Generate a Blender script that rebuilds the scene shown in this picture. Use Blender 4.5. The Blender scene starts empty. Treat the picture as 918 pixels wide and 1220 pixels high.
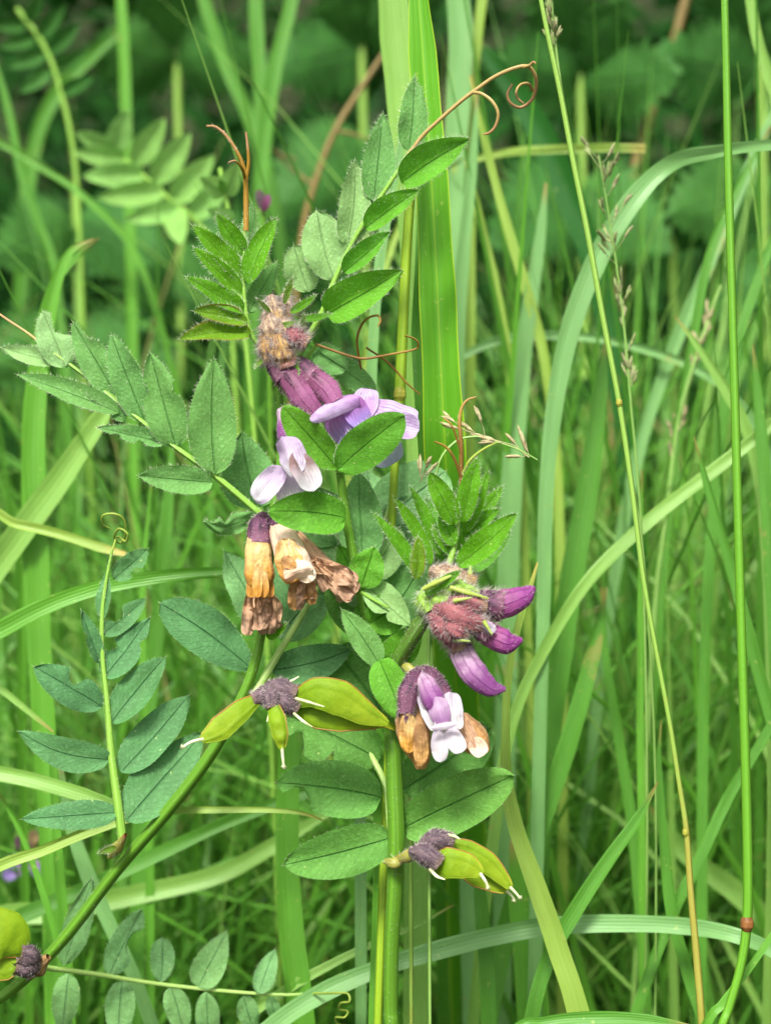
import bpy, math, random
from mathutils import Vector, Matrix, noise
R = math.radians
rnd = random.Random(7)
SC = bpy.context.scene
COL = SC.collection

# ------------------------------------------------------------------ camera, sky, sun, exposure
FPX = 2295.0            # focal length in photo pixels (photo 918 x 1220)
D0 = 0.45               # camera to the flowering stem
PITCH = R(16)
CAM = Vector((0, 0, 0.45))
cam = bpy.data.cameras.new('camera'); camo = bpy.data.objects.new('camera', cam); COL.objects.link(camo)
camo.location = CAM; camo.rotation_euler = (R(90) - PITCH, 0, 0)
cam.sensor_fit = 'VERTICAL'; cam.sensor_height = 24; cam.sensor_width = 18
cam.lens = FPX / 1220 * 24
cam.clip_start = 0.01; cam.clip_end = 300
cam.dof.use_dof = True; cam.dof.focus_distance = D0 + 0.004; cam.dof.aperture_fstop = 8.8
SC.camera = camo
W = bpy.data.worlds.new('World'); SC.world = W; W.use_nodes = True
wn = W.node_tree; wn.nodes.clear()
sky = wn.nodes.new('ShaderNodeTexSky'); sky.sky_type = 'NISHITA'; sky.sun_disc = False
sky.sun_elevation = R(62); sky.sun_rotation = R(200)
sky.air_density = 1.0; sky.dust_density = 8.0; sky.ozone_density = 0.3
hsv = wn.nodes.new('ShaderNodeHueSaturation'); hsv.inputs['Saturation'].default_value = 0.12   # thin bright cloud over the blue
bg = wn.nodes.new('ShaderNodeBackground'); bg.inputs['Strength'].default_value = 0.10
wo = wn.nodes.new('ShaderNodeOutputWorld')
wn.links.new(sky.outputs[0], hsv.inputs['Color']); wn.links.new(hsv.outputs[0], bg.inputs[0]); wn.links.new(bg.outputs[0], wo.inputs[0])
sun = bpy.data.lights.new('sun', 'SUN'); suno = bpy.data.objects.new('sun', sun); COL.objects.link(suno)
sun.energy = 3.0; sun.angle = R(12); sun.color = (1.0, 0.96, 0.88)
_az, _el = R(200), R(62)
_sd = Vector((math.sin(_az) * math.cos(_el), math.cos(_az) * math.cos(_el), math.sin(_el)))
suno.rotation_euler = _sd.to_track_quat('Z', 'Y').to_euler()
suno.location = (0, 0, 3)
SC.view_settings.view_transform = 'Standard'; SC.view_settings.look = 'None'
SC.view_settings.exposure = 1.03; SC.view_settings.gamma = 1
SC.cycles.max_bounces = 10; SC.cycles.diffuse_bounces = 3; SC.cycles.transmission_bounces = 6
SC.cycles.glossy_bounces = 2; SC.cycles.transparent_max_bounces = 8
SC.cycles.use_denoising = True

# ------------------------------------------------------------------ coordinates
_F = Vector((0, math.cos(PITCH), -math.sin(PITCH))); _U = Vector((0, math.sin(PITCH), math.cos(PITCH))); _X = Vector((1, 0, 0))
def P(x, y, d=0.0):
    """photo pixel (918x1220) at d millimetres beyond the flowering stem -> world point"""
    D = D0 + d / 1000.0
    return CAM + _F * D + _X * ((x - 459) / FPX * D) - _U * ((y - 610) / FPX * D)
def S(w, d=0.0): return w / FPX * (D0 + d / 1000.0)
def view(p): return (p - CAM).normalized()

# ------------------------------------------------------------------ materials
def srgb(r, g, b):
    def f(c):
        c /= 255.0
        return c / 12.92 if c <= .04045 else ((c + .055) / 1.055) ** 2.4
    return (f(r), f(g), f(b), 1)
class NT:
    def __init__(s, name):
        s.m = bpy.data.materials.new(name); s.m.use_nodes = True; s.t = s.m.node_tree; s.t.nodes.clear()
    def n(s, ty, ins=None, **kw):
        o = s.t.nodes.new(ty)
        for k, v in kw.items(): setattr(o, k, v)
        for k, v in (ins or {}).items():
            if isinstance(v, bpy.types.NodeSocket): s.t.links.new(v, o.inputs[k])
            else: o.inputs[k].default_value = v
        return o
    def math(s, op, a, b=0.0, c=0.0, clamp=False):
        return s.n('ShaderNodeMath', {0: a, 1: b, 2: c}, operation=op, use_clamp=clamp).outputs[0]
    def mix(s, f, a, b, bt='MIX'):
        o = s.n('ShaderNodeMix', data_type='RGBA', blend_type=bt)
        for i, v in ((0, f), (6, a), (7, b)):
            if isinstance(v, bpy.types.NodeSocket): s.t.links.new(v, o.inputs[i])
            else: o.inputs[i].default_value = v
        return o.outputs[2]
    def noise(s, scale, vec=None, detail=3, rough=.6):
        i = {'Scale': scale, 'Detail': detail, 'Roughness': rough}
        if vec is None:
            if not hasattr(s, 'oc'): s.oc = s.n('ShaderNodeTexCoord').outputs['Object']
            vec = s.oc
        i['Vector'] = vec
        return s.n('ShaderNodeTexNoise', i).outputs[0]
    def step(s, v, lo, hi):
        o = s.n('ShaderNodeMapRange', {0: v, 1: lo, 2: hi, 3: 0.0, 4: 1.0}, interpolation_type='SMOOTHSTEP'); return o.outputs[0]
    def uv(s):
        o = s.n('ShaderNodeUVMap'); sp = s.n('ShaderNodeSeparateXYZ', {0: o.outputs[0]}); return o.outputs[0], sp.outputs[0], sp.outputs[1]
    def finish(s, col, bump=None, rough=.5, spec=.4, transl=.3, bstr=.4, bdist=.0003, tcol=None, sheen=0):
        nrm = None
        if bump is not None:
            nrm = s.n('ShaderNodeBump', {'Height': bump, 'Strength': bstr, 'Distance': bdist}).outputs[0]
        i = {'Base Color': col, 'Roughness': rough, 'Specular IOR Level': spec}
        if nrm is not None: i['Normal'] = nrm
        p = s.n('ShaderNodeBsdfPrincipled', i)
        if sheen:
            p.inputs['Sheen Weight'].default_value = sheen; p.inputs['Sheen Roughness'].default_value = .5
        sh = p.outputs[0]
        if transl:
            i = {'Color': tcol if tcol is not None else col}
            if nrm is not None: i['Normal'] = nrm
            t = s.n('ShaderNodeBsdfTranslucent', i)
            sh = s.n('ShaderNodeMixShader', {0: transl, 1: sh, 2: t.outputs[0]}).outputs[0]
        s.t.links.new(sh, s.n('ShaderNodeOutputMaterial').inputs[0])
        return s.m
def leaf_mat(name, col, vein, under, transl=.35, lat=.3, mid=.7, rough=.62, edge=None, spec=.22):
    col = (min(1, col[0] * 1.36 + .003), min(1, col[1] * 1.12), col[2] * 1.06, 1); under = [min(1, x * 1.1) for x in under[:3]] + [1]
    s = NT(name); uvv, u, v = s.uv()
    a = s.math('ABSOLUTE', s.math('MULTIPLY_ADD', u, 2, -1))
    wob = s.math('MULTIPLY_ADD', s.noise(160, None, 2), .9, -.45)
    mr = s.math('SUBTRACT', 1, s.step(a, .01, .06))
    lat *= .36; mid *= .52
    ph = s.math('ADD', s.math('MULTIPLY_ADD', v, 13, s.math('MULTIPLY', s.math('POWER', a, .8), -3.4)), wob)
    sw = s.math('ABSOLUTE', s.math('SINE', s.math('MULTIPLY', ph, math.pi)))
    lv = s.math('SUBTRACT', 1, s.step(sw, .0, .28))
    mot = s.noise(1300, None, 3); big = s.noise(110, None, 4)
    oi = s.n('ShaderNodeObjectInfo').outputs['Random']
    c = s.mix(s.step(big, .3, .7), [x * .78 for x in col[:3]] + [1], [min(1, x * 1.2) for x in col[:3]] + [1])
    c = s.mix(s.math('MULTIPLY', oi, .35), c, (col[0] * 1.35, col[1] * 1.08, col[2] * .7, 1))
    c = s.mix(s.math('MULTIPLY', s.step(mot, .48, .68), .3), c, [min(1, x * 1.7 + .03) for x in col[:3]] + [1])
    c = s.mix(s.math('MULTIPLY', lv, lat), c, vein)
    c = s.mix(s.math('MULTIPLY', mr, mid), c, vein)
    if edge is not None: c = s.mix(s.math('MULTIPLY', s.step(a, .78, 1.0), .6), c, edge)
    sp = s.n('ShaderNodeTexVoronoi', {'Vector': s.oc, 'Scale': 260.0}).outputs[0]          # age spots, small and few
    c = s.mix(s.math('MULTIPLY', s.math('SUBTRACT', 1, s.step(sp, .03, .09)), .5), c, srgb(196, 205, 130))
    bf = s.n('ShaderNodeNewGeometry').outputs['Backfacing']
    c = s.mix(s.math('MULTIPLY', bf, .7), c, under)
    h = s.math('ADD', s.math('MULTIPLY', mot, .8), s.math('MULTIPLY_ADD', lv, -.16, s.math('MULTIPLY', mr, -1.0)))
    return s.finish(c, h, rough, spec, transl, .9, .00035)
def grass_mat(name, col, dark, edge=None, ribs=7, transl=.33, rough=.42, tip=None, sheath=None):
    gd = .86; col = [x * gd for x in col[:3]] + [1]; dark = [x * gd for x in dark[:3]] + [1]
    s = NT(name); uvv, u, v = s.uv()
    st = s.n('ShaderNodeMapping', {'Vector': uvv, 'Scale': (ribs * 1.6, .25, 1)}).outputs[0]
    streak = s.noise(3.0, st, 3, .55)
    rib = s.math('ABSOLUTE', s.math('SINE', s.math('MULTIPLY', s.math('ADD', u, s.math('MULTIPLY', s.noise(90, None, 2), .12)), ribs * math.pi)))
    a = s.math('ABSOLUTE', s.math('MULTIPLY_ADD', u, 2, -1))
    oi = s.n('ShaderNodeObjectInfo').outputs['Random']
    c = s.mix(s.step(streak, .3, .7), [d * .3 + .7 * e for d, e in zip(dark, col)], col)
    c = s.mix(s.math('MULTIPLY', s.math('SUBTRACT', 1, s.step(rib, .0, .45)), .15), c, dark)
    c = s.mix(s.math('MULTIPLY', s.math('SUBTRACT', 1, s.step(a, .0, .09)), .4), c, edge or col)
    if edge is not None: c = s.mix(s.step(a, .92, .98), c, edge)
    long = s.noise(1.0, s.n('ShaderNodeMapping', {'Vector': uvv, 'Scale': (.6, 2.4, 1)}).outputs[0], 3)
    c = s.mix(s.math('MULTIPLY', s.step(long, .45, .8), .35), c, [min(1, x * 1.5) for x in col[:3]] + [1])
    if tip is None: tip = srgb(156, 132, 76)
    if tip is not None: c = s.mix(s.math('MULTIPLY', s.math('SUBTRACT', 1, s.step(v, .0, .12)), .8), c, tip)
    dmg = s.math('MULTIPLY', s.step(s.noise(38, None, 5, .7), .64, .70), .55); c = s.mix(dmg, c, srgb(150, 140, 78))
    spk = s.noise(500, None, 2)
    c = s.mix(s.math('MULTIPLY', s.step(spk, .66, .75), .3), c, srgb(190, 190, 110))
    h = s.math('ADD', s.math('MULTIPLY', rib, 1.0), s.math('MULTIPLY', streak, .6))
    return s.finish(c, h, rough, .4, transl, .3, .0002)
def tube_mat(name, col, dark, col2=None, split=.5, ribs=5, rough=.45, transl=0.0, blotch=.3):
    s = NT(name); uvv, u, v = s.uv()
    st = s.noise(4.0, s.n('ShaderNodeMapping', {'Vector': uvv, 'Scale': (3, .6, 1)}).outputs[0], 3)
    rib = s.math('ABSOLUTE', s.math('SINE', s.math('MULTIPLY', u, ribs * math.pi)))
    c = s.mix(s.step(st, .3, .7), dark, col)
    c = s.mix(s.math('MULTIPLY', s.math('SUBTRACT', 1, s.step(rib, .0, .35)), .5), c, dark)
    if col2 is not None: c = s.mix(s.step(s.math('ADD', v, s.math('MULTIPLY_ADD', s.noise(220), .3, -.15)), split - .12, split + .12), c, col2)
    c = s.mix(s.math('MULTIPLY', s.step(s.noise(700), .5, .75), blotch), c, dark)
    return s.finish(c, s.math('ADD', rib, s.noise(1500)), rough, .35, transl, .5, .0002)
def petal_mat(name, c0, c1, vein, veins=.5, transl=.4, mid=.5, rough=.55, nv=9, crinkle=.3):
    s = NT(name); uvv, u, v = s.uv()
    wob = s.noise(500, None, 2)
    f = s.step(s.math('ADD', v, s.math('MULTIPLY_ADD', wob, .3, -.15)), mid - .3, mid + .3)
    c = s.mix(f, c0, c1)
    ph = s.math('MULTIPLY', s.math('ADD', u, s.math('MULTIPLY', s.math('SUBTRACT', wob, .5), .06)), nv * math.pi)
    lv = s.math('SUBTRACT', 1, s.step(s.math('ABSOLUTE', s.math('SINE', ph)), .05, .5))
    c = s.mix(s.math('MULTIPLY', lv, veins), c, vein)
    big = s.noise(330, None, 3)
    c = s.mix(s.math('MULTIPLY', s.step(big, .45, .7), .5), c, vein)
    return s.finish(c, s.math('ADD', s.math('MULTIPLY', lv, -.6), s.math('MULTIPLY', big, crinkle * 5)), rough - (.15 if crinkle > .8 else 0), .35, transl, .6, .0003, sheen=.1)
def plain(name, col, col2=None, sc=400, rough=.6, transl=0, bs=.5, bd=.0004, spec=.3):
    s = NT(name); nz = s.noise(sc, None, 4)
    c = s.mix(s.step(nz, .35, .65), col, col2 or [x * .6 for x in col[:3]] + [1])
    return s.finish(c, nz, rough, spec, transl, bs, bd)
K = {}
K['fresh'] = leaf_mat('leaf_fresh_green', srgb(74, 142, 22), srgb(128, 182, 70), srgb(130, 178, 104), .42, .12, .5)
K['bright'] = leaf_mat('leaf_bright_green', srgb(78, 148, 42), srgb(40, 100, 22), srgb(128, 178, 104), .42, .12, .65)
K['glauc'] = leaf_mat('leaf_soft_grey_green', srgb(88, 148, 82), srgb(60, 128, 50), srgb(112, 168, 106), .36, .3, .7)
K['pale'] = leaf_mat('leaf_pale_hairy', srgb(112, 164, 106), srgb(152, 190, 118), srgb(128, 176, 120), .36, .3, .55)
K['blue'] = leaf_mat('leaf_blue_green', srgb(66, 122, 76), srgb(26, 82, 44), srgb(108, 150, 120), .25, .2, .8)
K['bluepale'] = leaf_mat('leaf_pale_blue_green', srgb(92, 148, 94), srgb(60, 116, 82), srgb(120, 164, 134), .28, .3, .6)
K['mid'] = leaf_mat('leaf_mid_green', srgb(76, 136, 60), srgb(30, 92, 30), srgb(98, 152, 84), .33, .26, .85)
K['redge'] = leaf_mat('leaf_red_edged', srgb(88, 142, 30), srgb(120, 160, 60), srgb(122, 160, 82), .42, .1, .5, edge=srgb(150, 92, 46))
K['nettle'] = leaf_mat('nettle_leaf', srgb(46, 102, 42), srgb(34, 66, 28), srgb(76, 118, 60), .3, .6, .6)
K['under'] = plain('undergrowth_leaf_shaded', srgb(26, 70, 18), srgb(14, 44, 10), 60, .8, .25, .3, .001, .1)  # low leaf green; shade of the background gaps is put into the colour
K['fern'] = leaf_mat('soft_leaf', srgb(116, 178, 98), srgb(70, 130, 60), srgb(108, 162, 90), .42, .2, .5)
K['hair'] = plain('white_hair', (.8, .84, .68, 1), (.66, .72, .52, 1), 300, .5, .5)
K['hairp'] = plain('silver_hair', (.78, .72, .68, 1), (.55, .45, .45, 1), 300, .5, .5)
K['stem'] = tube_mat('vetch_stem', srgb(92, 140, 36), srgb(74, 116, 30), ribs=4)
K['stemred'] = tube_mat('vetch_stem_tinged', srgb(72, 118, 30), srgb(62, 76, 30), ribs=4, blotch=.35)
K['rachis'] = tube_mat('leaf_stalk', srgb(138, 178, 74), srgb(104, 150, 52), ribs=3)
K['rachisp'] = tube_mat('pale_leaf_stalk', srgb(168, 196, 110), srgb(130, 168, 82), ribs=3)
K['tend'] = tube_mat('tendril_tan', srgb(166, 142, 88), srgb(140, 120, 66), srgb(160, 122, 84), .6, 2)
K['tendg'] = tube_mat('tendril_green', srgb(150, 170, 70), srgb(120, 140, 50), ribs=2)
K['tendo'] = tube_mat('tendril_orange', srgb(150, 118, 36), srgb(126, 94, 30), srgb(160, 124, 88), .6, 2)
K['tendb'] = tube_mat('tendril_brown', srgb(128, 92, 40), srgb(96, 70, 30), srgb(140, 110, 46), .5, 2)
K['redstalk'] = tube_mat('red_stalk', srgb(150, 84, 58), srgb(120, 60, 50), srgb(130, 130, 60), .1, 2)
K['calyx'] = tube_mat('calyx_dark_purple', srgb(96, 52, 78), srgb(44, 22, 42), srgb(112, 72, 92), .7, 9, .7, 0, .7)
K['calyxg'] = tube_mat('calyx_grey_mauve', srgb(106, 88, 92), srgb(58, 46, 56), srgb(104, 86, 74), .9, 5, .8)
K['calyxr'] = tube_mat('calyx_rose', srgb(150, 92, 92), srgb(90, 44, 56), srgb(150, 128, 92), .9, 7, .8, 0, .8)
K['calyxgr'] = tube_mat('calyx_green', srgb(134, 166, 66), srgb(92, 130, 38), srgb(130, 160, 60), .9, 8, .8, 0, .7)
K['fuzz'] = tube_mat('dried_fuzzy_calyx', srgb(176, 156, 128), srgb(104, 78, 66), srgb(160, 130, 80), .7, 8, .9, 0, .8)
K['fuzzo'] = tube_mat('dried_ochre_calyx', srgb(168, 138, 82), srgb(98, 66, 46), srgb(150, 104, 96), .8, 8, .9, 0, .8)
K['pod'] = petal_mat('seed_pod_green', srgb(136, 172, 16), srgb(158, 184, 34), srgb(112, 152, 12), .3, .5, .5, .6, 3, .35)
K['podrim'] = tube_mat('seed_pod_seam', srgb(150, 112, 46), srgb(132, 88, 34), srgb(150, 150, 40), .8, 2)
K['white'] = plain('style_white', srgb(232, 232, 200), srgb(200, 206, 150), 600, .5, .3)
K['purple'] = petal_mat('petal_purple', srgb(156, 84, 124), srgb(134, 54, 126), srgb(92, 28, 88), .5, .3)
K['purplew'] = petal_mat('petal_purple_pale_base', srgb(216, 190, 206), srgb(134, 72, 134), srgb(116, 52, 118), .5, .35, .35)
K['rose'] = petal_mat('petal_wine', srgb(118, 62, 92), srgb(158, 92, 136), srgb(104, 46, 82), .3, .35)
K['lilac'] = petal_mat('petal_lilac', srgb(192, 152, 204), srgb(204, 184, 218), srgb(150, 96, 170), .55, .45, .3)
K['lilacd'] = petal_mat('petal_deep_lilac', srgb(176, 110, 178), srgb(150, 130, 200), srgb(150, 92, 170), .4, .45, .5)
K['lilacb'] = petal_mat('petal_blue_lilac', srgb(170, 168, 214), srgb(186, 184, 224), srgb(150, 140, 196), .3, .5)
K['lilacm'] = petal_mat('petal_mauve_centre', srgb(206, 176, 206), srgb(156, 112, 158), srgb(140, 96, 150), .3, .4)
K['whitep'] = petal_mat('petal_white', srgb(200, 178, 208), srgb(222, 216, 226), srgb(160, 128, 180), .45, .45, .55, .55, 11, .75)
K['whitec'] = petal_mat('petal_clear_white', srgb(212, 202, 216), srgb(226, 222, 226), srgb(190, 172, 198), .3, .45, .5, .55, 9, .6)
K['whiteb'] = petal_mat('petal_white_stained', srgb(124, 94, 88), srgb(218, 214, 220), srgb(178, 148, 170), .3, .4, .55)
K['ochre'] = petal_mat('petal_dry_ochre', srgb(182, 142, 96), srgb(200, 154, 92), srgb(134, 88, 48), .28, .35, .5, .6, 5, 1)
K['amber'] = petal_mat('petal_dry_amber', srgb(222, 190, 128), srgb(206, 150, 62), srgb(158, 104, 50), .28, .35, .5, .6, 5, 1)
K['cream'] = petal_mat('petal_dry_cream', srgb(222, 180, 150), srgb(236, 220, 196), srgb(206, 170, 150), .4, .35, .4, .6, 5, .6)
K['brown'] = petal_mat('petal_dry_brown', srgb(198, 156, 118), srgb(182, 146, 118), srgb(142, 102, 76), .5, .25, .5, .7, 6, 1)
K['g_bright'] = grass_mat('blade_bright', srgb(104, 168, 54), srgb(84, 146, 38), None, 5)
K['g_edge'] = grass_mat('blade_yellow_edged', srgb(104, 174, 40), srgb(84, 150, 28), srgb(170, 200, 44), 5)
K['g_mid'] = grass_mat('blade_mid', srgb(92, 152, 52), srgb(70, 128, 38), None, 5)
K['g_pale'] = grass_mat('blade_pale', srgb(138, 184, 86), srgb(114, 164, 62), None, 5)
K['g_blue'] = grass_mat('blade_bluish', srgb(126, 176, 104), srgb(104, 156, 80), None, 5)
K['g_dark'] = grass_mat('blade_dark', srgb(40, 104, 32), srgb(26, 80, 22), None, 5)
K['g_yellow'] = grass_mat('blade_yellowing', srgb(152, 184, 80), srgb(128, 166, 60), None, 4, tip=srgb(190, 170, 90))
K['g_straw'] = grass_mat('blade_straw', srgb(178, 176, 110), srgb(150, 142, 80), None, 4)
K['culm'] = tube_mat('culm_green', srgb(96, 150, 36), srgb(78, 130, 30), ribs=3)
K['culmp'] = tube_mat('culm_pale', srgb(134, 168, 76), srgb(110, 148, 56), srgb(140, 136, 58), .62, 3)
K['culmg'] = tube_mat('culm_grey_green', srgb(128, 164, 84), srgb(104, 142, 64), ribs=3)
K['culmy'] = tube_mat('culm_yellow', srgb(140, 170, 40), srgb(116, 150, 32), ribs=3)
K['node'] = plain('culm_node', srgb(128, 84, 40), srgb(96, 60, 30), 500)
K['nodey'] = plain('culm_node_yellow', srgb(160, 164, 60), srgb(130, 130, 44), 500)
K['spike'] = plain('spikelet', srgb(150, 172, 104), srgb(150, 146, 110), 500, .7, .3)
K['spikeb'] = plain('spikelet_dry', srgb(194, 186, 142), srgb(158, 148, 108), 500, .7, .3)
K['woody'] = tube_mat('brown_stem', srgb(132, 110, 60), srgb(100, 86, 46), ribs=3)

# ------------------------------------------------------------------ mesh builder
class MB:
    def __init__(s): s.v = []; s.f = []; s.uv = []; s.mi = []; s.mats = []
    def m(s, key):
        if key not in s.mats: s.mats.append(key)
        return s.mats.index(key)
    def grid(s, rows, uvs, key, close=False):
        k = s.m(key); b = len(s.v); n = len(rows[0])
        for r in rows: s.v.extend(r)
        for i in range(len(rows) - 1):
            for j in range(n if close else n - 1):
                j2 = (j + 1) % n
                s.f.append((b + i * n + j, b + i * n + j2, b + (i + 1) * n + j2, b + (i + 1) * n + j)); s.mi.append(k)
                u0 = uvs[i][j]; u3 = uvs[i + 1][j]
                if close and j2 == 0: u1 = (1.0, uvs[i][0][1]); u2 = (1.0, uvs[i + 1][0][1])
                else: u1 = uvs[i][j2]; u2 = uvs[i + 1][j2]
                s.uv += [u0, u1, u2, u3]
    def hair(s, p, d, w, key, bend=None):
        k = s.m(key); b = len(s.v)
        a = d.orthogonal().normalized() * w; c = d.normalized().cross(a)
        s.v += [p + a, p - a * .5 + c * .87, p - a * .5 - c * .87, p + d]
        for q in ((0, 1, 3), (1, 2, 3), (2, 0, 3)):
            s.f.append(tuple(b + i for i in q)); s.mi.append(k); s.uv += [(0, 0), (.5, 0), (.5, 1)]
    def build(s, name, parent=None, origin=None):
        me = bpy.data.meshes.new(name)
        o0 = origin or Vector((0, 0, 0))
        me.from_pydata([tuple(v - o0) for v in s.v], [], s.f)
        ul = me.uv_layers.new(name='UVMap')
        flat = [c for q in s.uv for c in q]
        ul.data.foreach_set('uv', flat)
        me.polygons.foreach_set('material_index', s.mi)
        me.polygons.foreach_set('use_smooth', [True] * len(s.f))
        for k in s.mats: me.materials.append(K[k])
        me.update()
        o = bpy.data.objects.new(name, me); COL.objects.link(o)
        if origin is not None and parent is None: o.location = origin
        if parent is not None:
            o.parent = parent
            # meshes are written in world coordinates; take the parents' offset out
            off = Vector((0, 0, 0)); q = parent
            while q is not None: off += q.location; q = q.parent
            o.location = (origin or Vector((0, 0, 0))) - off
        return o
def empty(name, loc, parent=None):
    o = bpy.data.objects.new(name, None); COL.objects.link(o); o.empty_display_size = .01
    off = Vector((0, 0, 0)); q = parent
    while q is not None: off += q.location; q = q.parent
    o.parent = parent; o.location = Vector(loc) - off
    return o
def tag(o, label, cat, group=None, kind=None):
    if label: o['label'] = label
    if cat: o['category'] = cat
    if group: o['group'] = group
    if kind: o['kind'] = kind
    return o

def lerp(a, b, t): return a + (b - a) * t
def catmull(pts, vals, n=8):
    """smooth a polyline of Vectors and the numbers carried with it"""
    if len(pts) < 3: 
        k = n
        return [pts[0].lerp(pts[-1], i / k) for i in range(k + 1)], [lerp(vals[0], vals[-1], i / k) for i in range(k + 1)]
    out = []; ov = []
    q = [pts[0] * 2 - pts[1]] + list(pts) + [pts[-1] * 2 - pts[-2]]
    for i in range(1, len(q) - 2):
        for j in range(n):
            t = j / n
            a, b, c, d = q[i - 1], q[i], q[i + 1], q[i + 2]
            out.append(.5 * ((2 * b) + (c - a) * t + (2 * a - 5 * b + 4 * c - d) * t * t + (3 * b - a - 3 * c + d) * t ** 3))
            ov.append(lerp(vals[i - 1], vals[i], t))
    out.append(pts[-1].copy()); ov.append(vals[-1])
    return out, ov
def tangents(c):
    r = []
    for i in range(len(c)):
        a = c[max(0, i - 1)]; b = c[min(len(c) - 1, i + 1)]
        t = (b - a); r.append(t.normalized() if t.length > 1e-9 else Vector((0, 0, 1)))
    return r
def tube(mb, pts, rad, key, sides=8, n=8, squash=1.0, hairs=0, hlen=.0008, hkey='hair', bumpy=0.0, bscale=400, raw=False, ridge=0, hside=None, angular=0):
    """round or ridged stem through pts; rad in metres"""
    c, r = (pts, rad) if raw else catmull(pts, rad, n)
    T = tangents(c); N = None; rows = []; uvs = []; seed = rnd.random() * 50
    vv = view(c[0])
    for i, (p, t) in enumerate(zip(c, T)):
        if N is None:
            N = -vv - t * (-vv).dot(t); N = N.normalized() if N.length > 1e-4 else t.orthogonal().normalized()
        else:
            N = N - t * N.dot(t); N.normalize()
        B = t.cross(N); row = []; uv = []
        for j in range(sides):
            a = 2 * math.pi * j / sides
            rr = r[i]
            if ridge: rr *= 1 + ridge * math.cos(4 * a)
            q = B * math.cos(a) * rr + N * math.sin(a) * rr * squash
            if bumpy:
                pp = (p + q) * bscale
                rr2 = 1 + bumpy * noise.noise(pp + Vector((seed, 0, 0))) + .5 * bumpy * noise.noise(pp * 2.3)
                q = q * rr2
            row.append(p + q); uv.append((j / sides, i / (len(c) - 1)))
        rows.append(row); uvs.append(uv)
    mb.grid(rows, uvs, key, close=True)
    for _ in range(hairs):
        i = rnd.randrange(1, len(rows) - 1); j = rnd.randrange(sides)
        f = rnd.random(); g = rnd.random()
        p = rows[i][j].lerp(rows[i][(j + 1) % sides], f).lerp(rows[i + 1][j], g * .5)
        d = (p - c[i]).normalized() + T[i] * rnd.uniform(0, .9) + Vector((rnd.gauss(0, .25), rnd.gauss(0, .25), rnd.gauss(0, .25)))
        mb.hair(p - d.normalized() * .00005, d.normalized() * hlen * rnd.uniform(.5, 1.35), .000045, hkey)
    return c, T

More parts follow.
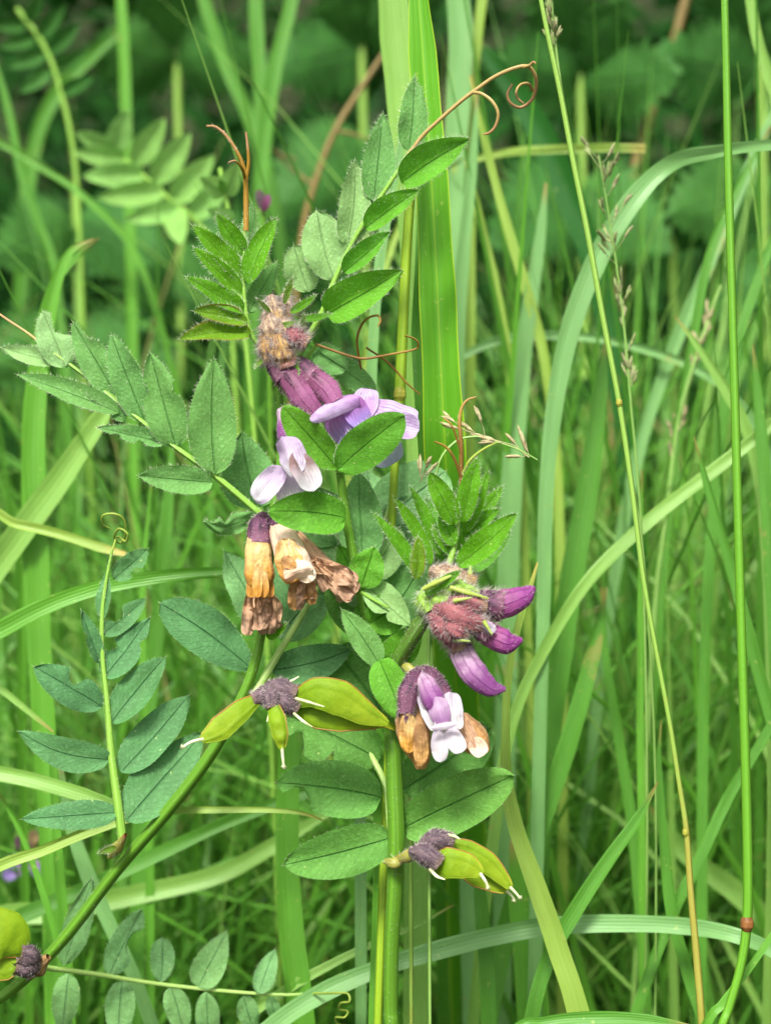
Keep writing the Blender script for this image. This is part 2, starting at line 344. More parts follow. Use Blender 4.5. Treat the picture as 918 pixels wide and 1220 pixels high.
def leaf(mb, base, tip, w, key, d0=0, d1=None, roll=0, fold=12, bend=-.06, a=.5, b=.78, bites=(), hair=1.0, serr=0, nv=20, nu=8, wav=.03, curl=0, hkey='hair', side=0, mucro=True, hlen=.0009):
    """a leaflet or petal: base, tip in photo pixels, w its full width in pixels"""
    if d1 is None: d1 = d0
    if key in ('blue', 'mid', 'bluepale') and hair: hair *= .4; hlen *= .7
    p0 = P(base[0], base[1], d0); p1 = P(tip[0], tip[1], d1)
    return leafw(mb, p0, p1, S(w, (d0 + d1) / 2), key, -view(p0), roll, fold, bend, a, b, bites, hair, serr, nv, nu, wav, curl, hkey, side, mucro, hlen)
def leafw(mb, p0, p1, w, key, toward, roll=0, fold=12, bend=-.06, a=.5, b=.78, bites=(), hair=1.0, serr=0, nv=20, nu=8, wav=.03, curl=0, hkey='hair', side=0, mucro=True, hlen=.0009):
    L = p1 - p0; ln = L.length; L = L.normalized()
    N = toward - L * toward.dot(L); N.normalize(); Sd = L.cross(N)
    rm = Matrix.Rotation(R(roll), 3, L); N = rm @ N; Sd = rm @ Sd
    hw0 = w / 2; seed = rnd.random() * 100
    if hair:
        side += rnd.gauss(0, .16); a *= rnd.uniform(.88, 1.12); b *= rnd.uniform(.85, 1.15); wav += .035
    tm = a / (a + b); pk = (tm ** a) * ((1 - tm) ** b)
    rows = []; uvs = []; bt = [0.0] * (nv + 1)
    for i in range(nv + 1):
        t = i / nv; t = t * .6 + .4 * (.5 - .5 * math.cos(math.pi * t)); tt = min(max(t, 0.0), 1.0)
        hw = hw0 * (tt ** a) * ((1 - tt) ** b) / pk if 0 < tt < 1 else 0.0
        hw = max(hw, hw0 * .03)
        row = []; uv = []
        sb = side * .10 * ln * math.sin(math.pi * tt)
        cen = p0 + L * ln * tt + Sd * sb + N * ln * (bend * tt * tt * 1.0 - bend * .0)
        for j in range(nu + 1):
            s = -1 + 2 * j / nu
            ww = hw; sgn = 1 if s > 0 else -1
            for (bs, b0, b1, dep) in bites:
                if bs == sgn and b0 < tt < b1:
                    q = (tt - b0) / (b1 - b0)
                    dd = dep * min(1, 3.2 * q, 3.2 * (1 - q)) * (1 + .22 * noise.noise(Vector((tt * 30, seed, bs))))
                    ww = hw * (1 - min(.97, dd))
            if serr: ww *= 1 + serr * ((tt * 10) % 1.0 - .5)
            x = s * ww
            fz = abs(s) ** 1.2 * ww * math.tan(R(fold))
            wv = wav * w * noise.noise(Vector((tt * 3.2 + seed, s * 1.3, seed))) * (.3 + abs(s)) * 2
            cu = -curl * ww * (abs(s) ** 3)
            ca = math.cos(R(fold)) ** .5
            row.append(cen + Sd * x * ca + N * (fz + wv + cu)); uv.append(((s + 1) / 2, tt))
        rows.append(row); uvs.append(uv)
    mb.grid(rows, uvs, key)
    if mucro: mb.hair(rows[-1][nu // 2] - L * .0002, L * .0012 - N * 0, .00006, hkey)
    if hair:
        for e, sg in ((0, -1), (nu, 1)):
            for i in range(1, nv):
                q0 = rows[i][e]; q1 = rows[i + 1][e]; seg = (q1 - q0).length
                n = seg / .00026 * hair * rnd.uniform(.3, 1.5)
                n = int(n) + (rnd.random() < n - int(n))
                for _ in range(n):
                    p = q0.lerp(q1, rnd.random())
                    d = Sd * sg * rnd.uniform(.5, 1) + L * rnd.uniform(-.1, .9) + N * rnd.gauss(0, .4)
                    mb.hair(p, d.normalized() * rnd.uniform(.35, 1.3) * hlen, .000031, hkey)
        for _ in range(int(70 * hair)):      # hairs lying over the face
            i = rnd.randrange(1, nv); j = rnd.randrange(nu)
            p = rows[i][j].lerp(rows[i + 1][j + 1], rnd.random())
            d = L * rnd.uniform(.3, 1) + N * rnd.uniform(.25, .8) + Sd * rnd.gauss(0, .3)
            mb.hair(p, d.normalized() * rnd.uniform(.3, .7) * hlen, .000028, hkey)
    return rows
def add_leaflet(parent, name, *args, label=None, **kw):
    mb = MB(); rows = leaf(mb, *args, **kw)
    o = mb.build(name, parent, origin=rows[0][0].copy())
    if label: o['label'] = label
    return o
def add_tube(parent, name, pts, wid, key, d=0, root=False, **kw):
    """pts in photo pixels (x, y[, d]); wid full widths in pixels"""
    P3 = []; r = []
    for i, q in enumerate(pts):
        dd = q[2] if len(q) > 2 else d
        P3.append(P(q[0], q[1], dd)); wd = wid[i] if isinstance(wid, (list, tuple)) else wid
        r.append(S(wd, dd) / 2)
    if root:
        t = (P3[-1] - P3[-2]).normalized()
        P3 += to_ground(P3[-1], t); r += [r[-1] * 1.05] * (len(P3) - len(r))
    mb = MB(); tube(mb, P3, r, key, **kw)
    return mb.build(name, parent, origin=P3[0].copy())
def to_ground(p, t):
    h = p.z; q = p + t * min(.05, h * .4)
    if q.z < .02: q.z = .02
    g = Vector((p.x + t.x * .07, p.y + t.y * .07 + .01, -.004))
    out = []
    for k in (.35, .7, 1.0):
        out.append(p * (1 - k) ** 2 + q * 2 * k * (1 - k) + g * k * k)
    return out

# ------------------------------------------------------------------ flower and fruit parts
def petal(parent, base, tip, w, key, d0=0, d1=None, name='petal', **kw):
    kw.setdefault('hair', 0); kw.setdefault('mucro', False); kw.setdefault('a', .45); kw.setdefault('b', .38)
    kw.setdefault('wav', .05); kw.setdefault('fold', 10); kw.setdefault('nu', 10)
    return add_leaflet(parent, name, base, tip, w, key, d0, d1, **kw)
def lump(parent, name, pts, wid, key, d=0, hairs=120, squash=.85, bumpy=.12, hlen=.0011, hkey='hairp', sides=14, bscale=500, n=8):
    return add_tube(parent, name, pts, wid, key, d, sides=sides, squash=squash, hairs=hairs, hlen=hlen, hkey=hkey, bumpy=bumpy, bscale=bscale, n=n)
def calyx(parent, pts, wid, key, d=0, teeth=5, tooth=14, hairs=160, hkey='hairp', tkey=None):
    """hairy cup with pointed teeth round its mouth"""
    P3 = [P(q[0], q[1], q[2] if len(q) > 2 else d) for q in pts]; r = [S(x, d) / 2 for x in wid]
    mb = MB(); c, T = tube(mb, P3, r, key, sides=14, squash=.85, hairs=hairs, hlen=.0010, hkey=hkey, bumpy=.07, bscale=600)
    e = c[-1]; t = T[-1]; N = t.orthogonal().normalized(); B = t.cross(N)
    for i in range(teeth):
        a = 2 * math.pi * (i + .3) / teeth; o = (N * math.cos(a) + B * math.sin(a))
        p = e + o * r[-1] * .92
        rows = leafw(mb, p - t * .0006, p + t * S(tooth, d) + o * S(1.5, d), S(6, d), tkey or key, o, 0, 20, 0, .25, .9, (), .35, 0, 6, 4, 0, 0, hkey, 0, False)
    return mb.build('calyx', parent, origin=P3[0].copy())
def pod(parent, pts, wid, d=0, style=None, seam=1, squash=.17, d1=None, label=None, stylew=3.4):
    n = len(pts)
    P3 = [P(q[0], q[1], q[2] if len(q) > 2 else d) for q in pts]; r = [S(x, d) / 2 for x in wid]
    mb = MB(); 
    # the seeds swell the valve: a gentle row of bumps along it
    c, rr = catmull(P3, r, 8); T = tangents(c); rows = []; uvs = []
    for i, (p, t) in enumerate(zip(c, T)):
        N = -view(p); N = (N - t * N.dot(t)).normalized(); B = t.cross(N); row = []; uv = []
        v = i / (len(c) - 1)
        for j in range(20):
            a = 2 * math.pi * j / 20
            x = math.cos(a); y = math.sin(a)
            yy = (abs(y) ** 1.25) * (1 if y > 0 else -1) * squash * (1 + .3 * math.sin(v * 6 * math.pi) * (1 - abs(x)))
            row.append(p + (B * x + N * yy) * rr[i]); uv.append((j / 20, v))
        rows.append(row); uvs.append(uv)
    mb.grid(rows, uvs, 'pod', close=True)
    o = mb.build('seed_pod', parent, origin=P3[0].copy())
    if label: o['label'] = label
    for sd, k in ((0, 1), (10, .8)):
        e = [rows[i][sd] for i in range(1, len(rows) - 1)]
        m2 = MB(); tube(m2, e, [S(1.9 * k, d) / 2] * len(e), 'podrim' if sd == (10 if seam > 0 else 0) else 'pod', sides=6, raw=True)
        m2.build('seam', o, origin=e[0].copy())
    if style:
        sp = [P(q[0], q[1], q[2] if len(q) > 2 else d) for q in style]
        m3 = MB(); tube(m3, [c[-2]] + sp, [S(stylew * 1.3, d) / 2] + [S(stylew, d) / 2] * (len(sp) - 1) + [S(stylew * .8, d) / 2], 'white' if stylew > 3 else 'tendg', sides=7)
        e = sp[-1]
        for _ in range(60):
            dd = Vector((rnd.gauss(0, 1), rnd.gauss(0, 1), rnd.gauss(0, 1))).normalized()
            m3.hair(e + dd * .0001, dd * .00075, .00006, 'white')
        m3.build('style', o, origin=e.copy())
    return o
def tendril(parent, pts, w, key, d=0, name='tendril', **kw):
    kw.setdefault('sides', 7); kw.setdefault('n', 8)
    return add_tube(parent, name, pts, w, key, d, **kw)

# ================================================================== THE LEFT-HAND VETCH PLANT
LV = tag(empty('bush_vetch', (P(-60, 1235, 26).x, P(-60, 1235, 26).y, 0)), 'taller bush vetch with slanting stem, browned flowers and the lilac bloom at its top', 'wildflower', 'bush vetch plants')
add_tube(LV, 'stem', [(330, 352, 6), (328, 400, 6), (333, 470, 8), (334, 540, 8), (326, 610, 6), (319, 690, 4), (308, 770, 4), (290, 828, 5), (250, 900, 8), (200, 966, 12), (140, 1036, 18), (85, 1108, 24), (45, 1152, 28), (5, 1186, 32), (-60, 1228, 34)][::1],
         [6, 7, 8, 8, 9, 10, 11, 12.5, 14, 14, 13.5, 13.5, 13, 13, 13], 'stem', root=True, sides=12, ridge=.07, hairs=500, hlen=.0007, n=8)
lump(LV, 'stem_node', [(150, 994, 8), (140, 1010, 12), (130, 1022, 15)], [4, 15, 5], 'redstalk', 6, 40, hkey='hair')
lump(LV, 'stem_node', [(58, 1140, 20), (44, 1152, 22), (34, 1164, 24)], [8, 26, 8], 'fuzzo', 20, 60, hkey='hair')
add_leaflet(LV, 'stipule', (138, 1010), (118, 1016), 8, 'redge', 6, 0)
add_leaflet(LV, 'stipule', (318, 760), (342, 742), 14, 'fresh', 2, -2)

# leaf A: upper left, greyish
LA = add_tube(LV, 'leaf', [(320, 622, 4), (300, 604, 3), (255, 566, 2), (205, 530, 2), (150, 487, 3), (95, 443, 5), (55, 414, 6)], [9, 8, 7, 6, 5, 4.2, 3.6], 'rachis', hairs=260, ridge=.1)
LA['label'] = 'grey-green hairy upper leaf reaching out to the left'
def lf(p, p0_, p1_, w, k, d0=0, d1=None, **kw): return add_leaflet(p, "leaflet", p0_, p1_, w, k, d0, d1, **kw)
lf(LA, (256, 565), (255, 427), 58, 'glauc', 1, -2, fold=14, bend=.03, side=-.15)
lf(LA, (210, 533), (178, 421), 50, 'glauc', 2, -3, fold=20, roll=-8, bites=((-1, .56, .72, .38), (1, .5, .66, .35)))
lf(LA, (173, 502), (132, 400), 42, 'glauc', 3, -2, fold=18, roll=-14)
lf(LA, (138, 470), (86, 384), 40, 'glauc', 4, 2, fold=16, roll=-10, bites=((1, .64, .99, .6),))
lf(LA, (78, 438), (51, 370), 44, 'pale', 5, 7, fold=12, bites=((1, .42, .95, .75),))
lf(LA, (142, 492), (22, 441), 30, 'glauc', 3, 0, fold=28, roll=24, bend=-.1)
lf(LA, (196, 528), (117, 508), 24, 'glauc', 2, -2, fold=30, roll=20, bites=((-1, .3, .42, .7), (-1, .62, .8, .6)))
lf(LA, (253, 575), (167, 566), 36, 'glauc', 1, -5, fold=26, roll=6, b=.6)
lf(LA, (302, 612), (246, 622), 26, 'glauc', 3, -6, fold=18, roll=-20, side=-1.6, curl=.5, wav=.12, bites=((1, .45, .7, .5), (1, .75, .95, .7)))
lf(LA, (66, 432), (0, 413), 24, 'pale', 6, 10, fold=28, roll=10)
lf(LA, (150, 500), (104, 468), 20, 'glauc', 4, 2, fold=24, roll=20, bites=((-1, .3, .5, .8), (-1, .6, .85, .7)))
lf(LA, (306, 606), (288, 515), 66, 'glauc', 14, 12, fold=10, bend=-.05)
tendril(LA, [(57, 416, 6), (35, 398, 8), (8, 380, 10), (-20, 360, 14)], [3.4, 3, 2.6, 2], 'tend')

# leaf B: lower left, blue-green
LB = add_tube(LV, 'leaf', [(146, 1000, 12), (141, 960, 12), (133, 900, 13), (128, 840, 14), (122, 780, 15), (122, 730, 16), (127, 690, 17), (134, 655, 18)], [11, 11, 9, 7, 6, 5, 4, 3], 'rachis', hairs=150)
LB['label'] = 'blue-green lower leaf standing upright at the left edge'
lf(LB, (141, 968), (28, 974), 36, 'blue', 12, 4, fold=10, bend=-.08, roll=12)
lf(LB, (131, 905), (24, 872), 40, 'blue', 13, 6, fold=12, side=-.5, bend=-.06)
lf(LB, (122, 842), (42, 795), 44, 'blue', 14, 8, fold=10, bites=((1, .36, .62, .8),))
lf(LB, (119, 790), (99, 727), 22, 'blue', 15, 12, fold=26, roll=30, bites=((-1, .5, .65, .4),))
lf(LB, (122, 738), (126, 680), 20, 'blue', 16, 18, fold=26, roll=-30)
lf(LB, (150, 978), (240, 872), 66, 'blue', 12, 20, fold=16, roll=-16, a=.6, b=.7)
lf(LB, (144, 920), (224, 826), 50, 'blue', 14, 22, fold=16, roll=-20)
lf(LB, (132, 862), (196, 782), 44, 'blue', 14, 18, fold=20, roll=-14)
lf(LB, (124, 808), (178, 735), 40, 'blue', 15, 19, fold=14, roll=-12, bites=((-1, .3, .5, .5), (1, .55, .75, .4)))
lf(LB, (122, 756), (174, 713), 28, 'blue', 16, 20, fold=18, bites=((-1, .2, .6, .9),))
lf(LB, (135, 690), (176, 654), 28, 'blue', 17, 20, fold=16, bites=((1, .3, .6, .6),))
tendril(LB, [(134, 656, 18), (140, 640, 18), (150, 645, 16), (152, 636, 14), (142, 630, 15), (136, 640, 18), (144, 647, 20), (150, 634, 18), (147, 618, 16), (136, 612, 15), (123, 614, 16), (122, 624, 18), (132, 630, 19)], [3, 3, 2.8, 2.8, 2.8, 2.6, 2.6, 2.4, 2.3, 2.2, 2.2, 2, 1.6], 'tendg')

# leaf C: along the bottom edge
LC = add_tube(LV, 'leaf', [(46, 1152, 24), (110, 1160, 36), (180, 1171, 44), (260, 1180, 46), (330, 1185, 47), (372, 1184, 47)], [7, 6, 5, 4.4, 3.6, 3], 'rachisp', hairs=60)
LC['label'] = 'soft blurred leaf running along the bottom edge'
for (b, t, w, k, dd, kw) in [((76, 1150), (112, 1048), 40, 'bluepale', 34, dict(roll=20)), ((130, 1162), (168, 1085), 42, 'bluepale', 30, dict(bites=((1, .3, .8, .85),))),
        ((192, 1170), (193, 1118), 34, 'bluepale', 32, dict(b=.5)), ((236, 1177), (270, 1110), 46, 'bluepale', 33, dict()), ((308, 1184), (328, 1130), 30, 'bluepale', 36, dict()),
        ((82, 1160), (74, 1232), 38, 'bluepale', 30, dict(fold=2)), ((146, 1168), (142, 1245), 42, 'bluepale', 30, dict()), ((204, 1176), (220, 1240), 36, 'bluepale', 32, dict()),
        ((246, 1182), (248, 1246), 34, 'bluepale', 34, dict()), ((290, 1186), (304, 1232), 30, 'bluepale', 34, dict()), ((322, 1187), (330, 1218), 20, 'bluepale', 34, dict())]:
    lf(LC, b, t, w * .86, k, 45, dd + 14, **kw)
tendril(LC, [(370, 1184, 46), (400, 1183, 33), (414, 1184, 32), (416, 1193, 31), (406, 1195, 33), (404, 1202, 36), (414, 1205, 33), (410, 1212, 31), (400, 1212, 34), (402, 1220, 36), (412, 1222, 33), (404, 1230, 31)], [3, 3, 2.8, 2.6, 2.4, 2.4, 2.2, 2.2, 2.2, 2, 2, 1.6], 'tendg')

# leaf D: behind the browned flowers
LD = add_tube(LV, 'leaf', [(300, 832, 5), (325, 790, 8), (352, 745, 12), (372, 712, 15), (392, 680, 18)], [11, 9, 8, 6, 5], 'rachisp', hairs=120)
LD['label'] = 'grey-blue leaf behind the browned flowers'
lf(LD, (300, 797), (193, 719), 58, 'blue', 8, 0, fold=10, roll=6, a=.62, b=.66, label='large blue-green leaflet left of the browned flowers')
lf(LD, (316, 750), (268, 654), 50, 'bluepale', 14, 16, fold=10, roll=20)
lf(LD, (322, 798), (418, 774), 46, 'blue', 10, 14, fold=12, side=.5)
lf(LD, (330, 760), (392, 690), 56, 'bluepale', 18, 20, fold=12)
lf(LD, (352, 745), (330, 655), 44, 'bluepale', 20, 22)

# shoot at top left with orange tendril
LE = add_tube(LV, 'leaf', [(318, 420, 5), (300, 400, 3), (292, 365, 2), (290, 325, 2), (291, 285, 2), (293, 252, 2)], [8, 6, 5, 4.4, 4, 4], 'rachis', hairs=160)
LE['label'] = 'young leaf with folded bright leaflets and an orange tendril'
lf(LE, (298, 397), (216, 401), 30, 'redge', 2, -8, fold=26, roll=28, hlen=.0012)
lf(LE, (295, 383), (232, 369), 26, 'redge', 2, -6, fold=24, roll=25, hlen=.0012)
lf(LE, (292, 371), (224, 329), 26, 'fresh', 2, -6, fold=24, roll=25, hlen=.0012)
lf(LE, (289, 350), (233, 294), 24, 'fresh', 2, -5, fold=24, roll=25, hlen=.0012)
lf(LE, (289, 331), (231, 268), 26, 'fresh', 2, -5, fold=20, roll=20, hlen=.0012)
lf(LE, (291, 302), (259, 254), 24, 'fresh', 2, -3, fold=18, roll=10, hlen=.0012)
lf(LE, (293, 338), (299, 240), 26, 'glauc', 4, 8, fold=20, roll=-10)
lf(LE, (296, 338), (328, 258), 30, 'fresh', 1, 2, fold=30, roll=-24, hlen=.0012)
lf(LE, (297, 372), (330, 310), 26, 'glauc', 5, 10, fold=20, roll=-10)
lf(LE, (290, 320), (262, 290), 20, 'fresh', 5, 6)
tendril(LE, [(293, 275, 2), (293, 240, 2), (292, 210, 1), (286, 188, 0), (272, 165, -1), (258, 152, -2), (246, 150, -3)], [7, 7, 6, 4.6, 4, 3.4, 2.6], 'tendo', hairs=40)
tendril(LE, [(293, 215, 1), (296, 195, 0), (295, 175, -1), (293, 157, -2)], [5, 4.4, 3.6, 2.6], 'tendo')
tendril(LE, [(292, 213, 1), (288, 200, -2), (280, 192, -4), (272, 194, -5)], [4.4, 3.6, 3, 2], 'tendo')

# leaf G: top centre, with the big coiled tendril
LG = add_tube(LV, 'leaf', [(352, 430, 6), (366, 404, 4), (384, 372, 2), (398, 335, 2), (418, 292, 2), (446, 246, 2), (470, 210, 2), (490, 178, 2)], [8, 8, 7, 6, 5, 5, 4.5, 4], 'rachis', hairs=220, ridge=.1)
LG['label'] = 'large upper leaf rising to a coiled tan tendril'
lf(LG, (389, 375), (477, 322), 54, 'bright', 1, -6, fold=38, roll=-12, hlen=.0012, label='dark green folded leaflet, lowest on the right')
lf(LG, (410, 324), (463, 276), 30, 'bright', 1, -5, fold=38, roll=-20, hlen=.0012)
lf(LG, (436, 272), (497, 226), 36, 'bright', 1, -4, fold=38, roll=-16, hlen=.0012)
lf(LG, (478, 218), (558, 165), 48, 'bright', 1, -4, fold=38, roll=-12, hlen=.0012)
lf(LG, (487, 180), (495, 90), 38, 'glauc', 3, 2, fold=18, roll=14, hlen=.0012)
lf(LG, (445, 240), (457, 134), 42, 'glauc', 4, 4, fold=18, roll=12, hlen=.0012)
lf(LG, (414, 292), (424, 190), 44, 'pale', 3, 2, fold=18, roll=16, side=.5, bites=((1, .55, .7, .35),))
lf(LG, (398, 334), (378, 250), 58, 'pale', 4, 4, fold=16, roll=10, side=-.3, b=.6)
lf(LG, (368, 348), (350, 292), 40, 'pale', 6, 4, fold=16, b=.55)
tendril(LG, [(485, 186, 2), (503, 162, 1), (524, 142, 0), (548, 121, -1), (568, 106, -2), (588, 92, -3), (610, 82, -4), (628, 79, -4), (637, 90, -3), (638, 104, -1), (633, 119, 1), (620, 128, 2), (608, 123, 1), (604, 112, 0), (610, 100, -1)],
        [5, 5, 5, 5, 5, 5, 5, 5, 4.6, 4.4, 4.2, 4, 3.6, 3.2, 2.4], 'tend', n=10)
tendril(LG, [(634, 108, 0), (629, 100, -2), (620, 101, -4), (615, 108, -5), (616, 117, -4), (623, 123, -3)], [4, 4, 3.6, 3.2, 3, 2], 'tend')
tendril(LG, [(622, 80, -4), (630, 78, -5), (635, 74, -6), (638, 76, -7)], [4.5, 4, 3, 1.5], 'tend')
tendril(LG, [(564, 110, -2), (574, 112, -3), (586, 121, -4), (593, 135, -4), (590, 150, -3), (583, 158, -2), (576, 160, -1)], [4.4, 4.2, 4.2, 4, 3.8, 3.4, 2.2], 'tend')
# two small leaflets and thin brown tendril below it
LJ = add_tube(LV, 'leaf', [(345, 445, 8), (366, 424, 7), (378, 410, 6)], [6, 5, 4], 'rachis')
lf(LJ, (374, 414), (412, 440), 34, 'glauc', 8, 6, b=.45)
lf(LJ, (392, 425), (447, 468), 30, 'glauc', 9, 10, b=.5)
tendril(LJ, [(376, 410, 6), (398, 418, 4), (420, 425, 2), (436, 427, 1), (466, 422, 2), (494, 416, 3), (498, 409, 2), (492, 403, 1), (482, 400, 0)], [3.4, 3.2, 3.2, 3.2, 2.8, 2.8, 2.6, 2.4, 1.8], 'tendb')
tendril(LJ, [(430, 440, 4), (427, 424, 2), (425, 405, 0), (430, 388, -1), (438, 379, -2), (450, 376, -3), (453, 383, -4), (450, 389, -4)], [2.2, 3, 3, 3, 3, 2.8, 2.6, 1.8], 'tendb')
tendril(LJ, [(436, 414, 6), (462, 432, 8), (484, 456, 10), (500, 470, 12)], [2.6, 2.6, 2.4, 2], 'tendb')

# fuzzy dried calyces at the top of the stem
FZ = empty('dried_flower_cluster', P(330, 400, 2), LV); FZ['label'] = 'fuzzy dried calyces at the stem top'
for (pts, w, k) in [([(322, 352, 0), (326, 366, -1), (330, 384, -2)], [8, 22, 20], 'fuzz'), ([(340, 350, 2), (342, 366, 1), (340, 386, 0)], [8, 18, 14], 'fuzz'),
                    ([(318, 372, -3), (322, 390, -4), (326, 406, -4)], [10, 28, 22], 'fuzz'), ([(336, 380, -3), (338, 394, -4), (338, 410, -4)], [14, 24, 18], 'fuzz'),
                    ([(312, 400, -4), (318, 416, -5), (324, 432, -4)], [10, 24, 20], 'fuzzo'), ([(330, 400, -6), (336, 418, -7), (342, 436, -6)], [12, 26, 24], 'fuzzo'),
                    ([(342, 394, -5), (352, 402, -6), (366, 410, -6)], [12, 24, 18], 'calyxr')]:
    lump(FZ, 'calyx', pts, w, k, 0, 480, hlen=.0024, bumpy=.35, bscale=900)
for (b, t, w, k) in [((322, 372), (306, 356), 6, 'redge'), ((338, 362), (348, 332), 8, 'redge'), ((346, 372), (376, 352), 10, 'fresh'), ((360, 380), (394, 374), 9, 'rachisp'),
                     ((318, 420), (304, 438), 6, 'redge'), ((360, 396), (362, 374), 6, 'redge'), ((350, 424), (356, 446), 8, 'fresh'), ((330, 390), (350, 384), 8, 'redge')]:
    add_leaflet(FZ, 'bract', b, t, w, 'fresh' if k == 'rachisp' else k, -4, -8, hair=1.5, nu=4, nv=10)

# the open lilac flower near the top
F5 = empty('flower', P(380, 470, -6), LV); F5['label'] = 'open lilac flower with wine-red tubes near the stem top'
petal(F5, (440, 510), (470, 553), 44, 'lilacb', 0, 4, roll=10, a=.5, b=.4)
petal(F5, (444, 500), (499, 512), 34, 'lilac', -4, -6, roll=-10, a=.5, b=.3, fold=20)
petal(F5, (432, 482), (498, 497), 42, 'lilac', -2, -3, roll=-30, a=.35, b=.3, side=.6, curl=.4)
petal(F5, (428, 505), (440, 462), 34, 'lilac', -3, 0, roll=-18, a=.4, b=.35)
petal(F5, (400, 474), (428, 530), 60, 'lilacd', -7, -9, fold=-26, roll=10, a=.35, b=.45, side=.3)
petal(F5, (418, 470), (436, 510), 34, 'lilacd', -9, -10, fold=-20, roll=-20, a=.4, b=.4)
petal(F5, (428, 472), (369, 499), 24, 'lilac', -10, -13, roll=24, fold=-18, a=.3, b=.5, side=.5, curl=.5)
lump(F5, 'petal_tube', [(328, 432, -4), (346, 452, -6), (362, 474, -7), (377, 492, -7)], [20, 30, 34, 22], 'rose', -6, 160, .7, .04)
lump(F5, 'petal_tube', [(362, 440, -4), (376, 452, -7), (390, 465, -8), (400, 480, -9)], [18, 27, 31, 22], 'rose', -8, 160, .7, .04)
calyx(F5, [(322, 424, -3), (330, 434, -4), (342, 450, -5)], [18, 30, 32], 'calyx', -4, tooth=18)
calyx(F5, [(356, 430, -2), (364, 441, -5), (374, 452, -6)], [16, 26, 30], 'calyx', -5, tooth=14)

# the white flower hanging beneath it
F6 = empty('flower', P(340, 545, -6), LV); F6['label'] = 'white flower with a brown stained petal'
lump(F6, 'calyx', [(336, 488, 0), (340, 505, -2), (342, 524, -4)], [12, 20, 24], 'purplew', -2, 60)
petal(F6, (344, 566), (346, 602), 34, 'whitep', -3, -4, a=.4, b=.35)
petal(F6, (338, 556), (304, 596), 33, 'whitep', -5, -8, wav=.12, fold=22, a=.45, b=.35, roll=10, label='lower left lobe')
petal(F6, (350, 538), (375, 584), 40, 'whiteb', -12, -13, fold=26, roll=-34, a=.5, b=.4, curl=.2, side=.35)
petal(F6, (335, 520), (350, 566), 38, 'whitep', -11, -15, wav=.1, fold=-36, roll=16, a=.25, b=.5, side=-.4)
petal(F6, (340, 520), (372, 556), 22, 'whitep', -7, -9, fold=-20, a=.35, b=.5)

# browned flowers hanging at mid stem
F7 = empty('withered_flower', P(312, 660, -4), LV); F7['label'] = 'withered ochre flower, leftmost of the three hanging ones'
lump(F7, 'calyx', [(314, 614, 0), (310, 628, -3), (309, 648, -4)], [14, 30, 30], 'calyx', -3, 200)
lump(F7, 'petal_tube', [(309, 640, -4), (307, 662, -5), (309, 684, -6), (308, 708, -5)], [26, 33, 36, 22], 'amber', -4, 0, .7, .16, bscale=260)
for q in ((-11, -4), (-3, -7), (6, -6), (13, -3)):
    petal(F7, (309 + q[0] * .6, 672), (309 + q[0], 712), 13, 'amber', q[1] - 2, q[1] - 3, fold=-24, wav=.14, a=.5, b=.3)
for i in range(8):
    x = 298 + i * 3.6; petal(F7, (x, 704 + (i % 3) * 3), (x - 4 + (i % 4) * 3, 757 - (i % 3) * 6), 17, 'brown', -4 - (i % 3), -5 + (i % 4), fold=-30 + 14 * (i % 4), wav=.4, roll=25 * math.sin(i * 2.1), a=.4, b=.2, curl=.5, nv=26)
F7b = empty('withered_flower', P(350, 670, -8), LV); F7b['label'] = 'withered cream and orange flower in the middle'
lump(F7b, 'petal_tube', [(328, 620, -2), (336, 636, -5), (345, 658, -7), (352, 684, -8)], [18, 32, 38, 40], 'cream', -6, 0, .7, .14, bscale=260)
lump(F7b, 'calyx', [(322, 612, -2), (332, 622, -3), (346, 634, -2)], [12, 28, 26], 'calyx', -3, 160)
petal(F7b, (336, 642), (346, 694), 36, 'amber', -10, -13, fold=-26, wav=.12, roll=14, a=.35, b=.4, side=-.3)
petal(F7b, (346, 642), (372, 692), 30, 'cream', -10, -12, fold=-24, wav=.14, roll=-14, a=.4, b=.4, side=.4)
petal(F7b, (338, 688), (374, 676), 24, 'cream', -14, -13, fold=-20, wav=.14, a=.4, b=.4, side=-.9, curl=.5)
petal(F7b, (336, 664), (352, 676), 14, 'ochre', -14, -14, fold=-10, wav=.1, a=.4, b=.4)
for i in range(6):
    petal(F7b, (352 + i * 3.5, 690), (350 + i * 5 - (i % 2) * 6, 728 - (i % 3) * 7), 18, 'brown' if i % 2 else 'ochre', -9 + (i % 3), -7, fold=-30 + 12 * (i % 3), wav=.32, roll=30 * math.sin(i * 1.7), a=.4, b=.25, nv=24)
F7c = empty('withered_flower', P(385, 680, -6), LV); F7c['label'] = 'crumpled brown flower pointing right'
lump(F7c, 'petal_tube', [(350, 634, -1), (364, 650, -4), (380, 674, -5), (396, 698, -5)], [14, 20, 28, 30], 'brown', -4, 0, .6, .2, bscale=300)
for i in range(9):
    a = -0.9 + i * .23
    petal(F7c, (370 + i * 1.5, 662 + (i % 3) * 6), (404 + 18 * math.cos(a) * 1.1, 702 - 20 * math.sin(a) * -1.0 * (1 if i % 2 else .8)), 20, 'brown', -6 - (i % 3), -6, fold=-28 + 15 * (i % 3), wav=.35, roll=35 * math.sin(i * 2.3), a=.7, b=.22, nv=26)

